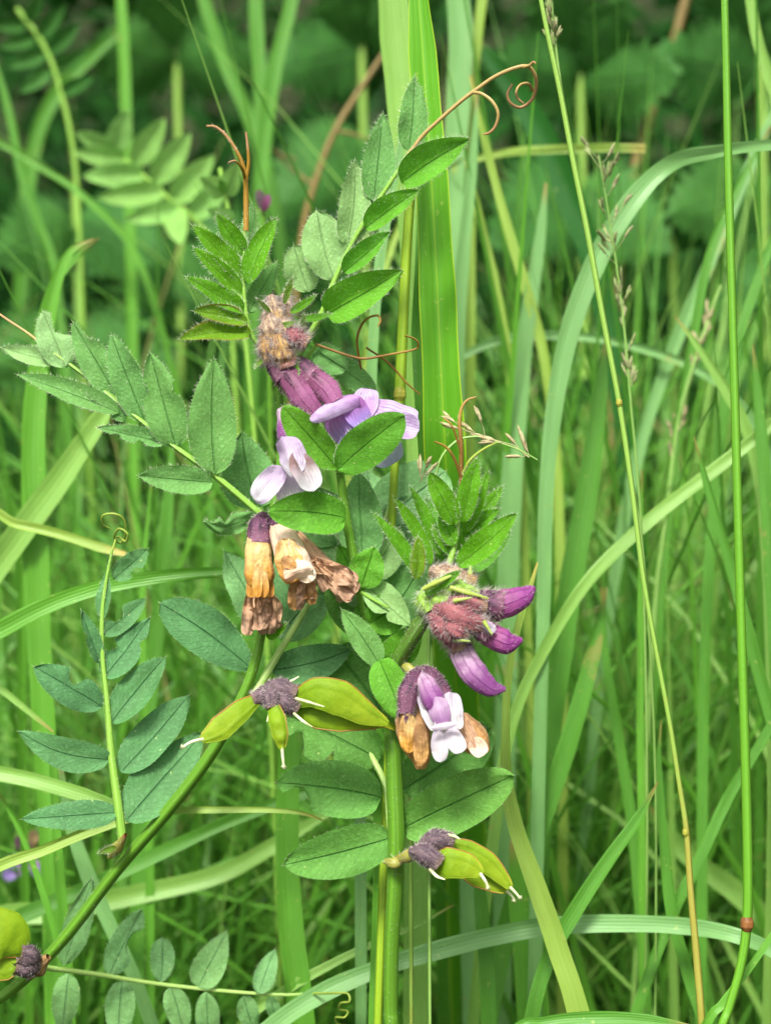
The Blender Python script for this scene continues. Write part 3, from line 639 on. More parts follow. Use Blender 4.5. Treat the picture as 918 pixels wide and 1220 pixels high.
# pods on the left stem
F3 = empty('seed_pod_cluster', P(325, 828, -8), LV); F3['label'] = 'three green seed pods spreading from grey hairy calyces'
pod(F3, [(350, 836, -8), (375, 826, -10), (405, 832, -10), (435, 850, -9), (462, 862, -8)], [16, 36, 42, 28, 7], -9, None, seam=1)
pod(F3, [(346, 842, -6), (378, 850, -7), (408, 852, -7), (440, 858, -6), (458, 862, -5), (472, 868, -4)], [12, 35, 39, 22, 8, 5], -6, [(478, 880, -3)], seam=-1, stylew=2.8)
pod(F3, [(308, 832, -8), (288, 846, -10), (262, 868, -12), (240, 882, -13)], [12, 25, 29, 9], -10, [(228, 884, -13), (218, 890, -14)], seam=-1)
pod(F3, [(325, 836, -11), (330, 856, -14), (334, 876, -15), (336, 892, -15)], [10, 20, 18, 7], -13, [(337, 904, -15), (338, 914, -15)], seam=1, squash=.6)
for (pts, w) in [([(318, 818, -6), (334, 820, -8), (352, 828, -8)], [13, 27, 21]), ([(322, 822, -8), (338, 836, -10), (352, 846, -9)], [12, 24, 19]), ([(330, 822, -4), (316, 828, -7), (300, 834, -8)], [14, 24, 16]),
                 ([(322, 820, -9), (322, 830, -11), (325, 844, -12)], [14, 24, 16])]:
    lump(F3, 'calyx', pts, w, 'calyxg', -8, 240, hlen=.001, bumpy=.12)
for q in ([(352, 832, -13), (366, 836, -14), (386, 842, -14)], [(350, 850, -11), (362, 860, -13), (372, 866, -13)], [(322, 846, -12), (318, 860, -13)], [(346, 812, -8), (356, 806, -8)]):
    add_tube(F3, 'calyx_tooth', q, [3.4] * (len(q) - 1) + [1.4], 'white', -10)

# pod at the left edge of the picture
F4 = empty('seed_pod_cluster', P(20, 1130, 14), LV); F4['label'] = 'blurred yellow-green pod cut by the left edge'
pod(F4, [(30, 1132, 16), (10, 1118, 14), (-25, 1112, 12), (-70, 1116, 12)], [20, 62, 66, 20], 14, None)
pod(F4, [(26, 1146, 16), (8, 1150, 15), (-20, 1152, 14), (-60, 1158, 14)], [14, 34, 34, 10], 14, None)
lump(F4, 'calyx', [(44, 1144, 20), (34, 1140, 17), (20, 1136, 15)], [16, 30, 26], 'calyxg', 16, 120)
lump(F4, 'calyx', [(44, 1150, 20), (32, 1152, 17), (16, 1150, 15)], [16, 26, 20], 'calyxg', 16, 120)

# ================================================================== THE CENTRAL VETCH PLANT
CV = tag(empty('bush_vetch', (P(470, 1240, 6).x, P(470, 1240, 6).y + .01, 0)), 'bush vetch with upright central stem, purple buds and a drooping white flower', 'wildflower', 'bush vetch plants')
add_tube(CV, 'stem', [(403, 548, -3), (408, 585, -2), (415, 632, -1), (424, 678, 0), (431, 712, 1), (441, 752, 2), (452, 800, 2), (463, 850, 1), (468, 890, 0), (470, 940, 0), (472, 1000, 0), (470, 1060, 1), (466, 1130, 3), (465, 1200, 5), (467, 1245, 6)],
         [8, 9.5, 10, 11, 11, 12, 13, 16, 18, 19, 19, 18, 16.5, 16, 16], 'stem', root=True, sides=12, ridge=.08, hairs=420, hlen=.0007)
def stemleaf(label, pts, w, key='rachis', **kw):
    o = add_tube(CV, 'leaf', pts, w, key, **kw); o['label'] = label; return o
CA = stemleaf('bright leaf at the top of the central stem', [(404, 562, -4), (403, 550, -5), (402, 544, -6)], [8, 7, 4])
lf(CA, (402, 558), (337, 486), 42, 'bright', -6, -12, fold=16, roll=-10, a=.6, b=.55)
lf(CA, (402, 560), (481, 497), 54, 'bright', -8, -16, fold=12, roll=10, a=.5, b=.55, side=-.3, label='dark green leaflet lying over the lilac flower')
lf(CA, (412, 617), (322, 609), 52, 'bright', -6, -14, fold=18, roll=4, a=.45, b=.62, label='leaflet pointing left below the white flower')
lf(CA, (432, 668), (426, 562), 56, 'glauc', 5, 8, fold=10, roll=-8)
lf(CA, (400, 650), (372, 580), 70, 'glauc', 12, 16, fold=8)
lf(CA, (420, 690), (352, 640), 60, 'glauc', 14, 18, fold=8)
CB = stemleaf('pale blue-green leaf behind the central stem', [(440, 700, 14), (448, 660, 16), (458, 620, 20), (470, 580, 24)], [7, 6, 5, 4], 'rachisp')
lf(CB, (440, 634), (532, 560), 84, 'bluepale', 20, 26, fold=8, a=.5, b=.5)
lf(CB, (440, 655), (516, 676), 80, 'bluepale', 20, 22, fold=8, b=.5)
lf(CB, (450, 618), (436, 560), 40, 'bluepale', 20, 26)
lf(CB, (452, 612), (502, 628), 60, 'bluepale', 22, 26, b=.5)
CC = stemleaf('crowded bright stipules where the branch leaves the stem', [(430, 706, 0), (446, 715, -2), (462, 724, -3)], [5, 4, 3])
lf(CC, (428, 708), (404, 650), 36, 'bright', 3, 0, fold=16, roll=10, hlen=.0005, hair=.5)
lf(CC, (430, 700), (446, 652), 44, 'bright', -1, -2, roll=-8, hlen=.0005, hair=.5)
lf(CC, (434, 694), (488, 744), 40, 'pale', 2, -4, fold=24, roll=-12, a=.6, b=.8, bites=((1, .55, .7, .5),), hlen=.0005, hair=.5)
lf(CC, (446, 722), (384, 636), 62, 'pale', 9, 12, fold=10, b=.55, hlen=.0007, hair=.5)
lf(CC, (452, 760), (392, 690), 60, 'mid', 10, 12, fold=10, b=.55, hlen=.0005, hair=.5)
lf(CC, (456, 740), (500, 676), 58, 'glauc', 10, 12, fold=10, b=.55, hlen=.0005, hair=.5)
lf(CC, (440, 690), (476, 628), 44, 'pale', 8, 10, fold=14, b=.6, hlen=.0005, hair=.5)
lf(CC, (438, 745), (482, 715), 50, 'bright', 1, 2, roll=12, b=.5, hlen=.0005, hair=.5)
lf(CC, (452, 792), (408, 726), 34, 'glauc', -3, -6, fold=14, roll=14, hlen=.0005, hair=.5)
lf(CC, (448, 778), (436, 706), 46, 'bright', 3, 4, fold=8, hlen=.0005, hair=.5)
lf(CC, (456, 800), (500, 748), 44, 'bright', 2, -2, fold=22, roll=-12, b=.55, hlen=.0005, hair=.5)
lf(CC, (452, 786), (482, 858), 44, 'bright', -4, -10, fold=16, roll=10, a=.4, b=.6, label='bright stipule folded over the stem', hlen=.0005, hair=.5)
# lower leaves of the central stem
CD = stemleaf('leaf with broad mid-green leaflets below the flowers', [(470, 1000, 6), (465, 985, 8), (460, 940, 12), (446, 908, 16), (428, 876, 18), (410, 850, 22)], [9, 9, 8, 8, 7, 5], 'rachisp', hairs=100)
lf(CD, (478, 988), (610, 926), 66, 'mid', 3, -6, fold=12, roll=8, a=.5, b=.55, bend=-.05, label='large leaflet right of the stem')
lf(CD, (478, 942), (585, 868), 72, 'mid', 8, 14, fold=12, roll=-6, a=.5, b=.6)
lf(CD, (466, 998), (340, 1031), 60, 'mid', 4, -4, fold=12, roll=-6, a=.42, b=.6, label='large leaflet left of the stem, lowest')
lf(CD, (454, 950), (330, 932), 68, 'mid', 10, 8, fold=10, roll=4, a=.45, b=.55, bites=((-1, .62, .95, .8),))
lf(CD, (452, 905), (342, 852), 76, 'mid', 16, 16, fold=10, a=.5, b=.55, bites=((-1, .4, .5, .6), (-1, .7, .9, .6)))
lf(CD, (458, 852), (398, 772), 86, 'mid', 14, 18, fold=8, a=.5, b=.55)
lf(CD, (430, 862), (352, 800), 60, 'mid', 20, 22, fold=8)
lf(CD, (540, 880), (580, 866), 22, 'glauc', 10, 14)
lump(CV, 'stem_node', [(478, 1022, -1), (470, 1028, -4), (458, 1026, -1)], [6, 16, 6], 'redstalk', -2, 30, hkey='hair')

# right-hand branch with the bright shoot
add_tube(CV, 'branch', [(470, 798, -2), (478, 780, -4), (492, 757, -6), (506, 734, -6), (516, 712, -4)], [17, 18, 18, 17, 13], 'stemred', sides=12, ridge=.07, hairs=160, hlen=.0007)
CE = stemleaf('bright young leaf with a brown tendril at its tip', [(514, 716, -4), (528, 690, -2), (540, 655, -1), (546, 620, 0), (549, 585, 0)], [9, 8, 7, 6, 5], hairs=200, ridge=.1)
for (b, t, w, k, d0, d1, kw) in [
        ((553, 640), (600, 578), 24, 'fresh', 6, 8, dict(fold=24)), ((556, 680), (608, 628), 36, 'bright', 3, 6, dict(fold=20)),
        ((500, 690), (446, 610), 26, 'fresh', -4, -8, dict(fold=34, roll=30)), ((512, 672), (471, 591), 22, 'fresh', -1, -4, dict(fold=32, roll=30)),
        ((524, 662), (490, 578), 22, 'fresh', 1, 0, dict(fold=30, roll=26)), ((530, 660), (508, 592), 18, 'bright', 4, 6, dict(fold=28, roll=20)),
        ((533, 672), (520, 600), 30, 'bright', 5, 8, dict(fold=16)),
        ((552, 642), (594, 606), 26, 'fresh', 1, -1, dict(fold=26, roll=-20)), ((553, 634), (581, 562), 28, 'fresh', -1, -2, dict(fold=24, roll=-18)),
        ((551, 622), (567, 547), 30, 'fresh', -4, -8, dict(fold=24, roll=-8, label='brightest upright leaflet')), ((542, 625), (512, 563), 32, 'fresh', -4, -8, dict(fold=20, roll=14)),
        ((544, 674), (613, 612), 38, 'fresh', -5, -10, dict(fold=26, roll=-16)), ((540, 650), (524, 610), 24, 'fresh', -2, -2, dict(fold=20)),
        ((496, 690), (498, 640), 20, 'redge', -8, -11, dict(fold=24, roll=8)), ((541, 662), (516, 626), 22, 'fresh', 0, 0, dict(fold=20, roll=16))]:
    lf(CE, b, t, w * .88, k, d0, d1, hlen=.0011, **kw)
tendril(CE, [(549, 590, 0), (549, 560, -1), (549, 530, -2), (547, 505, -2), (549, 488, -2), (556, 477, -2), (567, 473, -2)], [6, 6, 5.4, 5, 4, 3, 2], 'tendb', hairs=30)
tendril(CE, [(549, 568, -1), (540, 545, -3), (530, 532, -4), (517, 526, -5)], [4, 3.4, 3, 2], 'tendb')
tendril(CE, [(551, 565, -1), (560, 548, -3), (576, 535, -4), (592, 527, -5)], [4.4, 4, 3.4, 2], 'tendg')
tendril(CE, [(549, 540, -2), (543, 520, -3), (537, 506, -4), (528, 498, -4)], [3.4, 3, 2.6, 1.8], 'tendb')

# purple buds and their woolly calyces
F1 = empty('bud_cluster', P(560, 730, -8), CV); F1['label'] = 'three purple buds in woolly rose calyces'
lump(F1, 'petal_tube', [(562, 716, -6), (585, 722, -9), (605, 718, -10), (624, 710, -10), (637, 700, -10)], [22, 33, 36, 26, 4], 'purple', -8, 90, .7, .04)
petal(F1, (604, 722), (637, 699), 20, 'purple', -11, -11, fold=-18, a=.5, b=.6)
lump(F1, 'petal_tube', [(566, 744, -8), (585, 757, -11), (604, 765, -12), (622, 762, -12)], [18, 30, 30, 5], 'purple', -10, 40, .7, .04)
petal(F1, (575, 742), (590, 752), 12, 'whitep', -15, -15)
lump(F1, 'petal_tube', [(545, 758, -7), (552, 782, -10), (566, 804, -12), (584, 819, -12), (602, 821, -12)], [24, 31, 33, 24, 5], 'purplew', -10, 50, .65, .04)
for (pts, w, k, h) in [([(508, 712, -6), (524, 702, -9), (546, 702, -10), (570, 708, -10)], [14, 25, 24, 8], 'calyxgr', 400), ([(506, 718, -6), (524, 716, -9), (548, 718, -10)], [14, 27, 16], 'calyxgr', 300), ([(504, 704, -6), (506, 716, -8), (514, 728, -9)], [10, 24, 18], 'calyxgr', 200),
                    ([(516, 728, -8), (526, 744, -12), (538, 758, -12), (548, 772, -11)], [16, 27, 26, 18], 'calyxr', 340), ([(520, 724, -10), (540, 732, -14), (562, 742, -14), (580, 748, -12)], [16, 27, 27, 18], 'calyxr', 360), ([(534, 718, -10), (554, 720, -13), (578, 722, -12)], [16, 25, 20], 'calyxr', 260), ([(530, 738, -12), (542, 750, -15), (556, 756, -14)], [12, 24, 14], 'calyxr', 260),
                    ([(528, 698, -2), (546, 690, -4), (566, 696, -4)], [16, 32, 20], 'fuzz', 360), ([(512, 682, -2), (528, 684, -3), (548, 686, -2)], [14, 26, 18], 'fuzz', 260), ([(570, 714, -7), (586, 720, -10), (598, 722, -10)], [24, 34, 34], 'calyx', 200),
                    ([(538, 750, -8), (545, 764, -9), (550, 778, -9)], [22, 28, 28], 'calyx', 120), ([(560, 738, -10), (572, 748, -12), (582, 756, -12)], [20, 28, 28], 'calyx', 120)]:
    lump(F1, 'calyx', pts, w, k, -8, int(h * 1.5), hlen=.0021, bumpy=.26, bscale=800, hkey='hair' if k == 'calyxgr' else 'hairp')
for q in ([(536, 700, -13), (556, 706, -14), (582, 713, -14)], [(504, 702, -12), (524, 692, -13), (546, 682, -12)], [(560, 684, -10), (560, 674, -10)], [(576, 740, -16), (586, 756, -17)], [(540, 716, -15), (562, 712, -16)], [(540, 762, -15), (560, 764, -16)]):
    add_tube(F1, 'calyx_tooth', q, [6] * (len(q) - 1) + [1.6], 'tendg', -12, hairs=40)
add_leaflet(F1, 'bract', (506, 708), (548, 680), 14, 'fresh', -10, -14, hair=2)

# white drooping flower with ochre withered neighbours
F2 = empty('flower', P(515, 850, -8), CV); F2['label'] = 'white and violet flower hanging between two withered ochre ones'
lump(F2, 'flower_stalk', [(478, 792, -3), (486, 796, -5), (494, 802, -6)], [8, 12, 12], 'redstalk', -5, 30)
lump(F2, 'petal_tube', [(487, 838, -6), (488, 856, -8), (494, 878, -9), (500, 900, -8), (501, 916, -8)], [24, 38, 42, 28, 12], 'ochre', -8, 0, .75, .16, bscale=240)
petal(F2, (486, 850), (486, 898), 24, 'amber', -13, -13, fold=-24, wav=.1, a=.4, b=.4); petal(F2, (500, 862), (502, 914), 20, 'ochre', -14, -13, fold=-24, wav=.14, a=.4, b=.35)
lump(F2, 'petal_tube', [(546, 856, -6), (556, 872, -8), (568, 886, -8), (577, 898, -8)], [26, 34, 34, 16], 'ochre', -8, 0, .7, .14, bscale=240)
petal(F2, (562, 880), (576, 900), 22, 'cream', -12, -13, a=.4, b=.35)
petal(F2, (544, 846), (568, 898), 20, 'brown', -12, -13, fold=-20, a=.4, b=.4)
calyx(F2, [(500, 795, -5), (495, 808, -9), (487, 826, -11), (483, 850, -11)], [6, 24, 27, 20], 'calyx', -9, tooth=10, hairs=420)
calyx(F2, [(503, 795, -5), (512, 806, -9), (524, 824, -11), (533, 846, -11)], [6, 24, 26, 18], 'calyx', -9, tooth=12, hairs=420)
lump(F2, 'petal_tube', [(500, 802, -8), (508, 816, -13), (516, 834, -15), (524, 852, -15)], [10, 24, 28, 20], 'purplew', -10, 60, .7, .05)
petal(F2, (504, 824), (518, 868), 36, 'whitec', -14, -18, fold=-30, roll=24, a=.3, b=.35, side=-.7, curl=-.3)
petal(F2, (535, 824), (540, 868), 40, 'whitec', -13, -17, fold=-26, roll=-14, a=.35, b=.3, side=.7, curl=-.3)
petal(F2, (519, 830), (528, 866), 28, 'lilacm', -17, -19, fold=-32, a=.35, b=.5, wav=.02)
petal(F2, (521, 866), (524, 908), 22, 'whitec', -17, -18, fold=-14, a=.6, b=.45, roll=12)
petal(F2, (532, 864), (550, 896), 23, 'whitec', -17, -19, fold=-14, a=.6, b=.4, roll=-10)
petal(F2, (512, 868), (546, 862), 9, 'whitec', -20, -20, fold=-20, a=.6, b=.6)

# ripe pods lower right
F9 = empty('seed_pod_cluster', P(520, 1010, -8), CV); F9['label'] = 'pair of lime seed pods pointing right from mauve calyces'
lump(F9, 'flower_stalk', [(474, 1024, -3), (486, 1020, -6), (500, 1014, -8)], [10, 16, 16], 'redstalk', -6, 60)
pod(F9, [(534, 1006, -6), (556, 1014, -6), (580, 1028, -6), (598, 1046, -6), (608, 1058, -6)], [16, 26, 26, 16, 7], -6, [(614, 1064, -6), (619, 1070, -6)], seam=1)
pod(F9, [(545, 1030, -4), (570, 1042, -4), (592, 1054, -4), (604, 1062, -4)], [20, 30, 20, 6], -4, [(610, 1068, -4), (612, 1073, -4)], seam=-1)
pod(F9, [(510, 1030, -9), (532, 1028, -12), (556, 1032, -12), (574, 1042, -12)], [18, 36, 30, 10], -11, [(578, 1050, -13), (581, 1058, -13)], seam=1)
for (pts, w) in [([(500, 1010, -8), (518, 1000, -10), (538, 1004, -9)], [12, 26, 22]), ([(490, 1014, -8), (506, 1018, -12), (522, 1030, -12)], [12, 27, 23])]:
    lump(F9, 'calyx', pts, w, 'calyxg', -10, 320, hlen=.0011)
for q in ([(512, 1036, -13), (520, 1044, -15), (530, 1048, -16)], [(526, 994, -10), (540, 996, -11), (548, 1000, -12)]):
    add_tube(F9, 'calyx_tooth', q, [4] * (len(q) - 1) + [1.4], 'white', -12)

# ================================================================== GRASS BLADES AND CULMS ONE CAN TELL APART
def blade(label, pts, wid, key, d, root=True, twist=0, fold=.16, group='single grass blades', cols=4, n=8, cat='grass blade', name='grass_shoot'):
    P3 = []; r = []
    for i, q in enumerate(pts):
        dd = q[2] if len(q) > 2 else d
        P3.append(P(q[0], q[1], dd)); wd = wid[i] if isinstance(wid, (list, tuple)) else wid
        r.append(S(wd, dd) / 2)
    vref = view(P3[len(P3) // 2])
    if root:
        t = (P3[-1] - P3[-2]).normalized(); g = to_ground(P3[-1], t)
        P3 += g; r += [r[-1] * k for k in (1, .9, .6)][:len(g)]
    c, rr = catmull(P3, r, n); T = tangents(c); mb = MB(); rows = []; uvs = []; ln = 0; seed = rnd.random() * 40
    lastW = None
    for i, (p, t) in enumerate(zip(c, T)):
        if i: ln += (c[i] - c[i - 1]).length
        Wd = t.cross(vref)
        Wd = Wd.normalized() if Wd.length > .05 else (lastW or Vector((1, 0, 0)))
        if lastW is not None and Wd.dot(lastW) < 0: Wd = -Wd
        tw = twist if not isinstance(twist, (list, tuple)) else lerp(twist[0], twist[1], i / (len(c) - 1))
        tw += 12 * noise.noise(Vector((ln * 18, seed, 0)))
        lastW = Wd.copy(); Wd = Matrix.Rotation(R(tw), 3, t) @ Wd; N = Wd.cross(t)
        if N.dot(vref) > 0: N = -N
        row = []; uv = []; rr[i] *= 1 + .09 * noise.noise(Vector((ln * 60, seed, 3)))
        for j in range(cols + 1):
            s = -1 + 2 * j / cols
            row.append(p + Wd * s * rr[i] + N * (abs(s) - .5) * fold * rr[i] * 2 + N * .0008 * noise.noise(Vector((ln * 40, s * 2, seed))))
            uv.append(((s + 1) / 2, ln * 14))
        rows.append(row); uvs.append(uv)
    mb.grid(rows, uvs, key)
    o = mb.build(name, None, origin=c[-1].copy())
    return tag(o, label, cat, group)
G = 'single grass blades'
blade('broad bright upright blade with yellow edge behind the coiled tendril', [(493, -70), (503, 60), (513, 200), (520, 330), (526, 460), (532, 580, 30), (540, 760, 60), (552, 960, 120), (560, 1225, 170)], [14, 32, 38, 42, 47, 50, 50, 48, 44], 'g_edge', 24, fold=.3, cols=8)
blade('narrower green blade sheathed against the left of the broad bright one', [(500, 200), (505, 300), (508, 400), (512, 500), (520, 640, 45), (530, 900, 120), (535, 1225, 170)], [3, 22, 36, 34, 32, 30, 28], 'g_mid', 30, fold=.2)
blade('wide pale blade behind the top of the hairy upper leaf', [(462, -60), (472, 40), (482, 120), (492, 240), (500, 420), (500, 700), (495, 1225)], [30, 40, 44, 40, 36, 34, 30], 'g_pale', 80)
blade('whitish thin blade between the two topmost hairy leaflets', [(486, 110), (478, 170), (466, 230), (450, 330), (440, 500), (430, 800), (430, 1225)], [3, 9, 12, 12, 14, 14, 14], 'g_blue', 60)
blade('long pale blade arching over from the right edge', [(990, 176, 40), (918, 173, 50), (856, 180, 62), (800, 194), (752, 240), (706, 320), (672, 420), (652, 560), (646, 760), (640, 980), (636, 1225)], [9, 13, 15, 20, 25, 26, 23, 18, 16, 16, 17], 'g_blue', 78)
blade('bright upright blade behind the left hairy leaf', [(112, 284), (84, 300), (66, 340), (52, 400), (42, 480), (40, 560), (44, 700), (52, 860), (60, 1000), (66, 1225)], [2, 10, 16, 22, 28, 30, 30, 28, 26, 24], 'g_bright', 105)
blade('thick pale blade slanting down to the left edge', [(150, 450), (118, 500), (70, 572), (20, 640), (-30, 710), (-90, 800)], [2, 22, 30, 32, 32, 30], 'g_pale', 100)
blade('yellow-green blade curving left from behind the browned flowers', [(300, 676), (270, 681), (225, 684), (170, 690), (110, 702), (50, 724), (0, 750), (-50, 776)], [2, 12, 15, 17, 18, 20, 22, 24], 'g_bright', 34)
blade('short yellow stalk ending left of the small green tendril', [(150, 660), (120, 652), (70, 636), (20, 624), (-40, 612)], [6, 12, 12, 11, 10], 'g_yellow', 70)
blade('thin pale line of a blade at the left edge beside the blue-green leaf', [(64, 872), (44, 856), (20, 836), (-6, 816), (-50, 790)], [2, 6, 8, 9, 10], 'g_pale', 45)
blade('pale blade entering left behind the lowest blue-green leaflet', [(180, 975), (130, 958), (95, 946), (40, 930), (-10, 920), (-60, 914)], [2, 14, 18, 18, 18, 18], 'g_pale', 48)
blade('thin pale blade tip curving right behind the slanting stem', [(386, 978), (360, 969), (320, 965), (260, 965), (210, 966), (150, 976), (60, 1010), (-40, 1060)], [1, 5, 7, 8, 9, 11, 13, 14], 'g_yellow', 22)
blade('olive blade sloping up to the right from behind the slanting stem', [(420, 930), (350, 950), (280, 975), (200, 1012), (100, 1060), (-20, 1120)], [4, 14, 16, 16, 18, 20], 'g_mid', 90)
blade('wide soft blade crossing behind the lower slanting stem', [(420, 950), (330, 1005), (260, 1042), (160, 1066), (60, 1086), (-20, 1100)], [4, 18, 22, 24, 26, 26], 'g_pale', 120)
blade('bluish white blade bowing across the bottom right', [(1000, 1200, 30), (930, 1140, 34), (880, 1116), (820, 1104), (740, 1100), (660, 1103), (590, 1115), (510, 1135), (440, 1158), (380, 1185), (325, 1222), (280, 1270)], [14, 16, 18, 20, 21, 22, 22, 22, 22, 22, 22, 22], 'g_blue', 44)
blade('kinked straw-coloured blade right of the lime pods', [(640, 670), (631, 700), (621, 730), (610, 775), (604, 820), (602, 870), (603, 925), (614, 985), (640, 1060), (664, 1130), (692, 1222)], [2, 6, 8, 9, 9, 10, 14, 19, 23, 25, 27], 'g_yellow', 28)
blade('green upright blade below the lime pods', [(566, 1010), (572, 1070), (578, 1130), (582, 1225)], [4, 16, 18, 20], 'g_mid', 50)
blade('broad bright blade beside the kinked straw one at the bottom', [(612, 1000), (620, 1060), (628, 1130), (636, 1225)], [10, 30, 36, 38], 'g_bright', 80)
blade('bright upright blade behind the broad left leaflets', [(348, 700), (346, 800), (344, 900), (342, 1000), (346, 1100), (360, 1225)], [4, 22, 26, 28, 30, 32], 'g_bright', 60)
blade('narrow bright blade close behind the central stem at the bottom', [(444, 860), (450, 940), (452, 1030), (450, 1120), (446, 1225)], [4, 12, 15, 16, 16], 'g_bright', 28)
blade('dark green blade slanting behind the coiled tendril', [(560, 40), (600, 90), (640, 152), (676, 230), (712, 330), (740, 480), (760, 700), (780, 1000)], [6, 24, 30, 32, 30, 26, 24, 20], 'g_dark', 210)
blade('pale slender blade just right of the broad bright blade', [(568, 110), (562, 200), (552, 300), (545, 400), (545, 560), (550, 800), (560, 1225)], [3, 12, 16, 18, 18, 18, 18], 'g_blue', 130)
blade('yellowish thin blade leaning behind the coiled tendril', [(560, 90), (580, 180), (604, 270), (628, 350), (650, 440), (665, 600), (670, 900)], [3, 9, 11, 12, 12, 12, 12], 'g_yellow', 140, name='grass_shoot')
blade('second yellowish thin blade, left of the leaning one', [(555, 190), (572, 260), (590, 340), (604, 420), (620, 560), (630, 800)], [3, 9, 10, 10, 10, 10], 'g_yellow', 150)
blade('bluish upright blade behind the top of the bright shoot', [(650, 218), (642, 290), (628, 380), (616, 480), (608, 600), (604, 720), (600, 1000)], [3, 14, 20, 24, 26, 26, 24], 'g_blue', 140)
blade('horizontal yellow blade end behind the thin slanting culm', [(768, 177), (720, 176), (660, 178), (600, 182), (540, 200), (480, 260), (440, 400)], [9, 10, 10, 10, 10, 9, 8], 'g_yellow', 170)
blade('pale blade crossing diagonally up to the right edge', [(990, 440), (918, 506), (850, 560), (773, 620), (700, 692), (650, 770), (610, 860), (590, 980)], [10, 14, 16, 16, 15, 14, 14, 14], 'g_pale', 76)
blade('pale pointed blade with tip left of the tallest culm', [(803, 376), (830, 412), (862, 462), (888, 510), (905, 580), (915, 700), (920, 900)], [1, 8, 13, 14, 14, 14, 14], 'g_pale', 90)
blade('thin pointed blade starting beside the tallest culm at mid height', [(826, 520), (842, 580), (862, 650), (880, 712), (900, 790), (925, 880), (960, 1000)], [1, 9, 12, 14, 15, 16, 16], 'g_mid', 60)
blade('upright pointed blade at the right edge', [(896, 410), (902, 470), (908, 540), (914, 620), (922, 740), (930, 900)], [1, 12, 15, 16, 18, 18], 'g_mid', 70)
blade('thin arched pale blade above the bright shoot', [(520, 450), (552, 424), (591, 406), (640, 400), (700, 402), (760, 414), (820, 436), (870, 470), (910, 530), (930, 640)], [6, 9, 10, 10, 10, 10, 10, 10, 10, 10], 'g_blue', 165)
blade('diagonal blade rising to the right edge at the lower right', [(990, 740), (918, 864), (868, 948), (830, 1030), (800, 1090), (760, 1200)], [6, 11, 13, 14, 14, 14], 'g_mid', 60)
blade('green blade leaning right with a pale tip above the bowed blade', [(784, 930), (758, 976), (720, 1030), (680, 1092), (650, 1150), (630, 1225)], [1, 12, 17, 19, 18, 17], 'g_mid', 38)
blade('slender pointed blade just right of the leaning one', [(787, 858), (784, 920), (790, 1000), (800, 1090), (822, 1170), (842, 1235)], [1, 8, 12, 14, 15, 15], 'g_mid', 55)
blade('wide pale blade falling to the right edge behind the tallest culm', [(770, 960), (800, 1000), (840, 1036), (880, 1066), (925, 1112), (990, 1200)], [6, 22, 25, 26, 26, 24], 'g_pale', 150)
blade('thin bright blade rising from the bottom right corner', [(960, 1050), (918, 1116), (890, 1156), (860, 1196), (835, 1232)], [4, 8, 9, 10, 11], 'g_bright', 12)
blade('upright green blade left of the thin slanting culm', [(716, 700), (722, 790), (738, 890), (752, 980), (762, 1080), (770, 1225)], [2, 10, 13, 14, 14, 14], 'g_mid', 110)
blade('very thin bright blade between the slanting culm and the pointed blades', [(764, 560), (763, 700), (762, 850), (764, 1000), (766, 1225)], [2, 8, 9, 9, 9], 'g_bright', 80)
blade('long green blade just right of the bluish upright one', [(722, 400), (714, 470), (700, 580), (682, 680), (664, 800), (650, 910), (641, 1016), (636, 1225)], [2, 18, 26, 28, 28, 28, 28, 28], 'g_mid', 100)
blade('green blade leaning left towards the lime pods', [(722, 700), (706, 780), (674, 894), (634, 1008), (600, 1120), (580, 1225)], [2, 18, 23, 24, 24, 24], 'g_mid', 86)
blade('upright soft blade under the top edge at upper left', [(140, -60), (146, 30), (150, 125), (156, 300), (160, 600)], [12, 13, 13, 13, 13], 'g_bright', 320)
blade('leaning soft blade in the upper left, second from the left edge', [(228, -60), (246, 10), (270, 80), (300, 150), (330, 260), (350, 500)], [12, 15, 16, 16, 15, 14], 'g_mid', 320)
blade('tall soft blade above the orange tendril, left of a crossing pair', [(303, -60), (306, 40), (311, 120), (312, 215), (310, 420)], [15, 17, 17, 17, 17], 'g_mid', 290)
blade('tall soft blade above the orange tendril, right of a crossing pair', [(358, -60), (345, 10), (326, 90), (312, 200), (300, 420)], [14, 16, 18, 18, 17], 'g_mid', 280)
blade('green blurred blade arching at the upper left', [(150, 30), (110, 66), (72, 104), (44, 164), (30, 260), (20, 500)], [6, 15, 18, 18, 18, 18], 'g_mid', 400)
blade('thin soft blade near the left edge above the hairy leaf', [(-10, 60), (10, 130), (26, 205), (44, 260), (66, 330), (80, 500)], [4, 10, 11, 11, 11, 11], 'g_mid', 300)
blade('thin bright blade slanting behind the fern-like leaf', [(-40, 150), (0, 170), (50, 200), (100, 234), (160, 300), (200, 420)], [4, 7, 8, 8, 8, 8], 'g_bright', 300)
blade('small bright bent tip above the left hairy leaf', [(118, 284), (90, 306), (66, 336), (52, 380), (44, 420)], [2, 9, 12, 14, 12], 'g_bright', 120)
blade('bluish upright blade at the top right of the broad bright blade', [(536, -60), (548, 30), (546, 110), (540, 240), (540, 500)], [24, 30, 28, 24, 20], 'g_blue', 170)
blade('olive blade at the top between the bluish one and the coil', [(582, -60), (570, 30), (562, 110), (560, 220), (560, 420)], [12, 13, 13, 12, 12], 'g_yellow', 180)
blade('pale blade cutting the upper right corner', [(888, -40), (900, 40), (918, 100), (945, 200), (970, 400)], [12, 13, 13, 13, 13], 'g_pale', 120)
blade('pale blade hidden partly by the tallest culm, falling left', [(960, 60), (905, 170), (850, 300), (800, 420), (760, 540), (730, 700)], [3, 12, 15, 15, 15, 14], 'g_blue', 170)
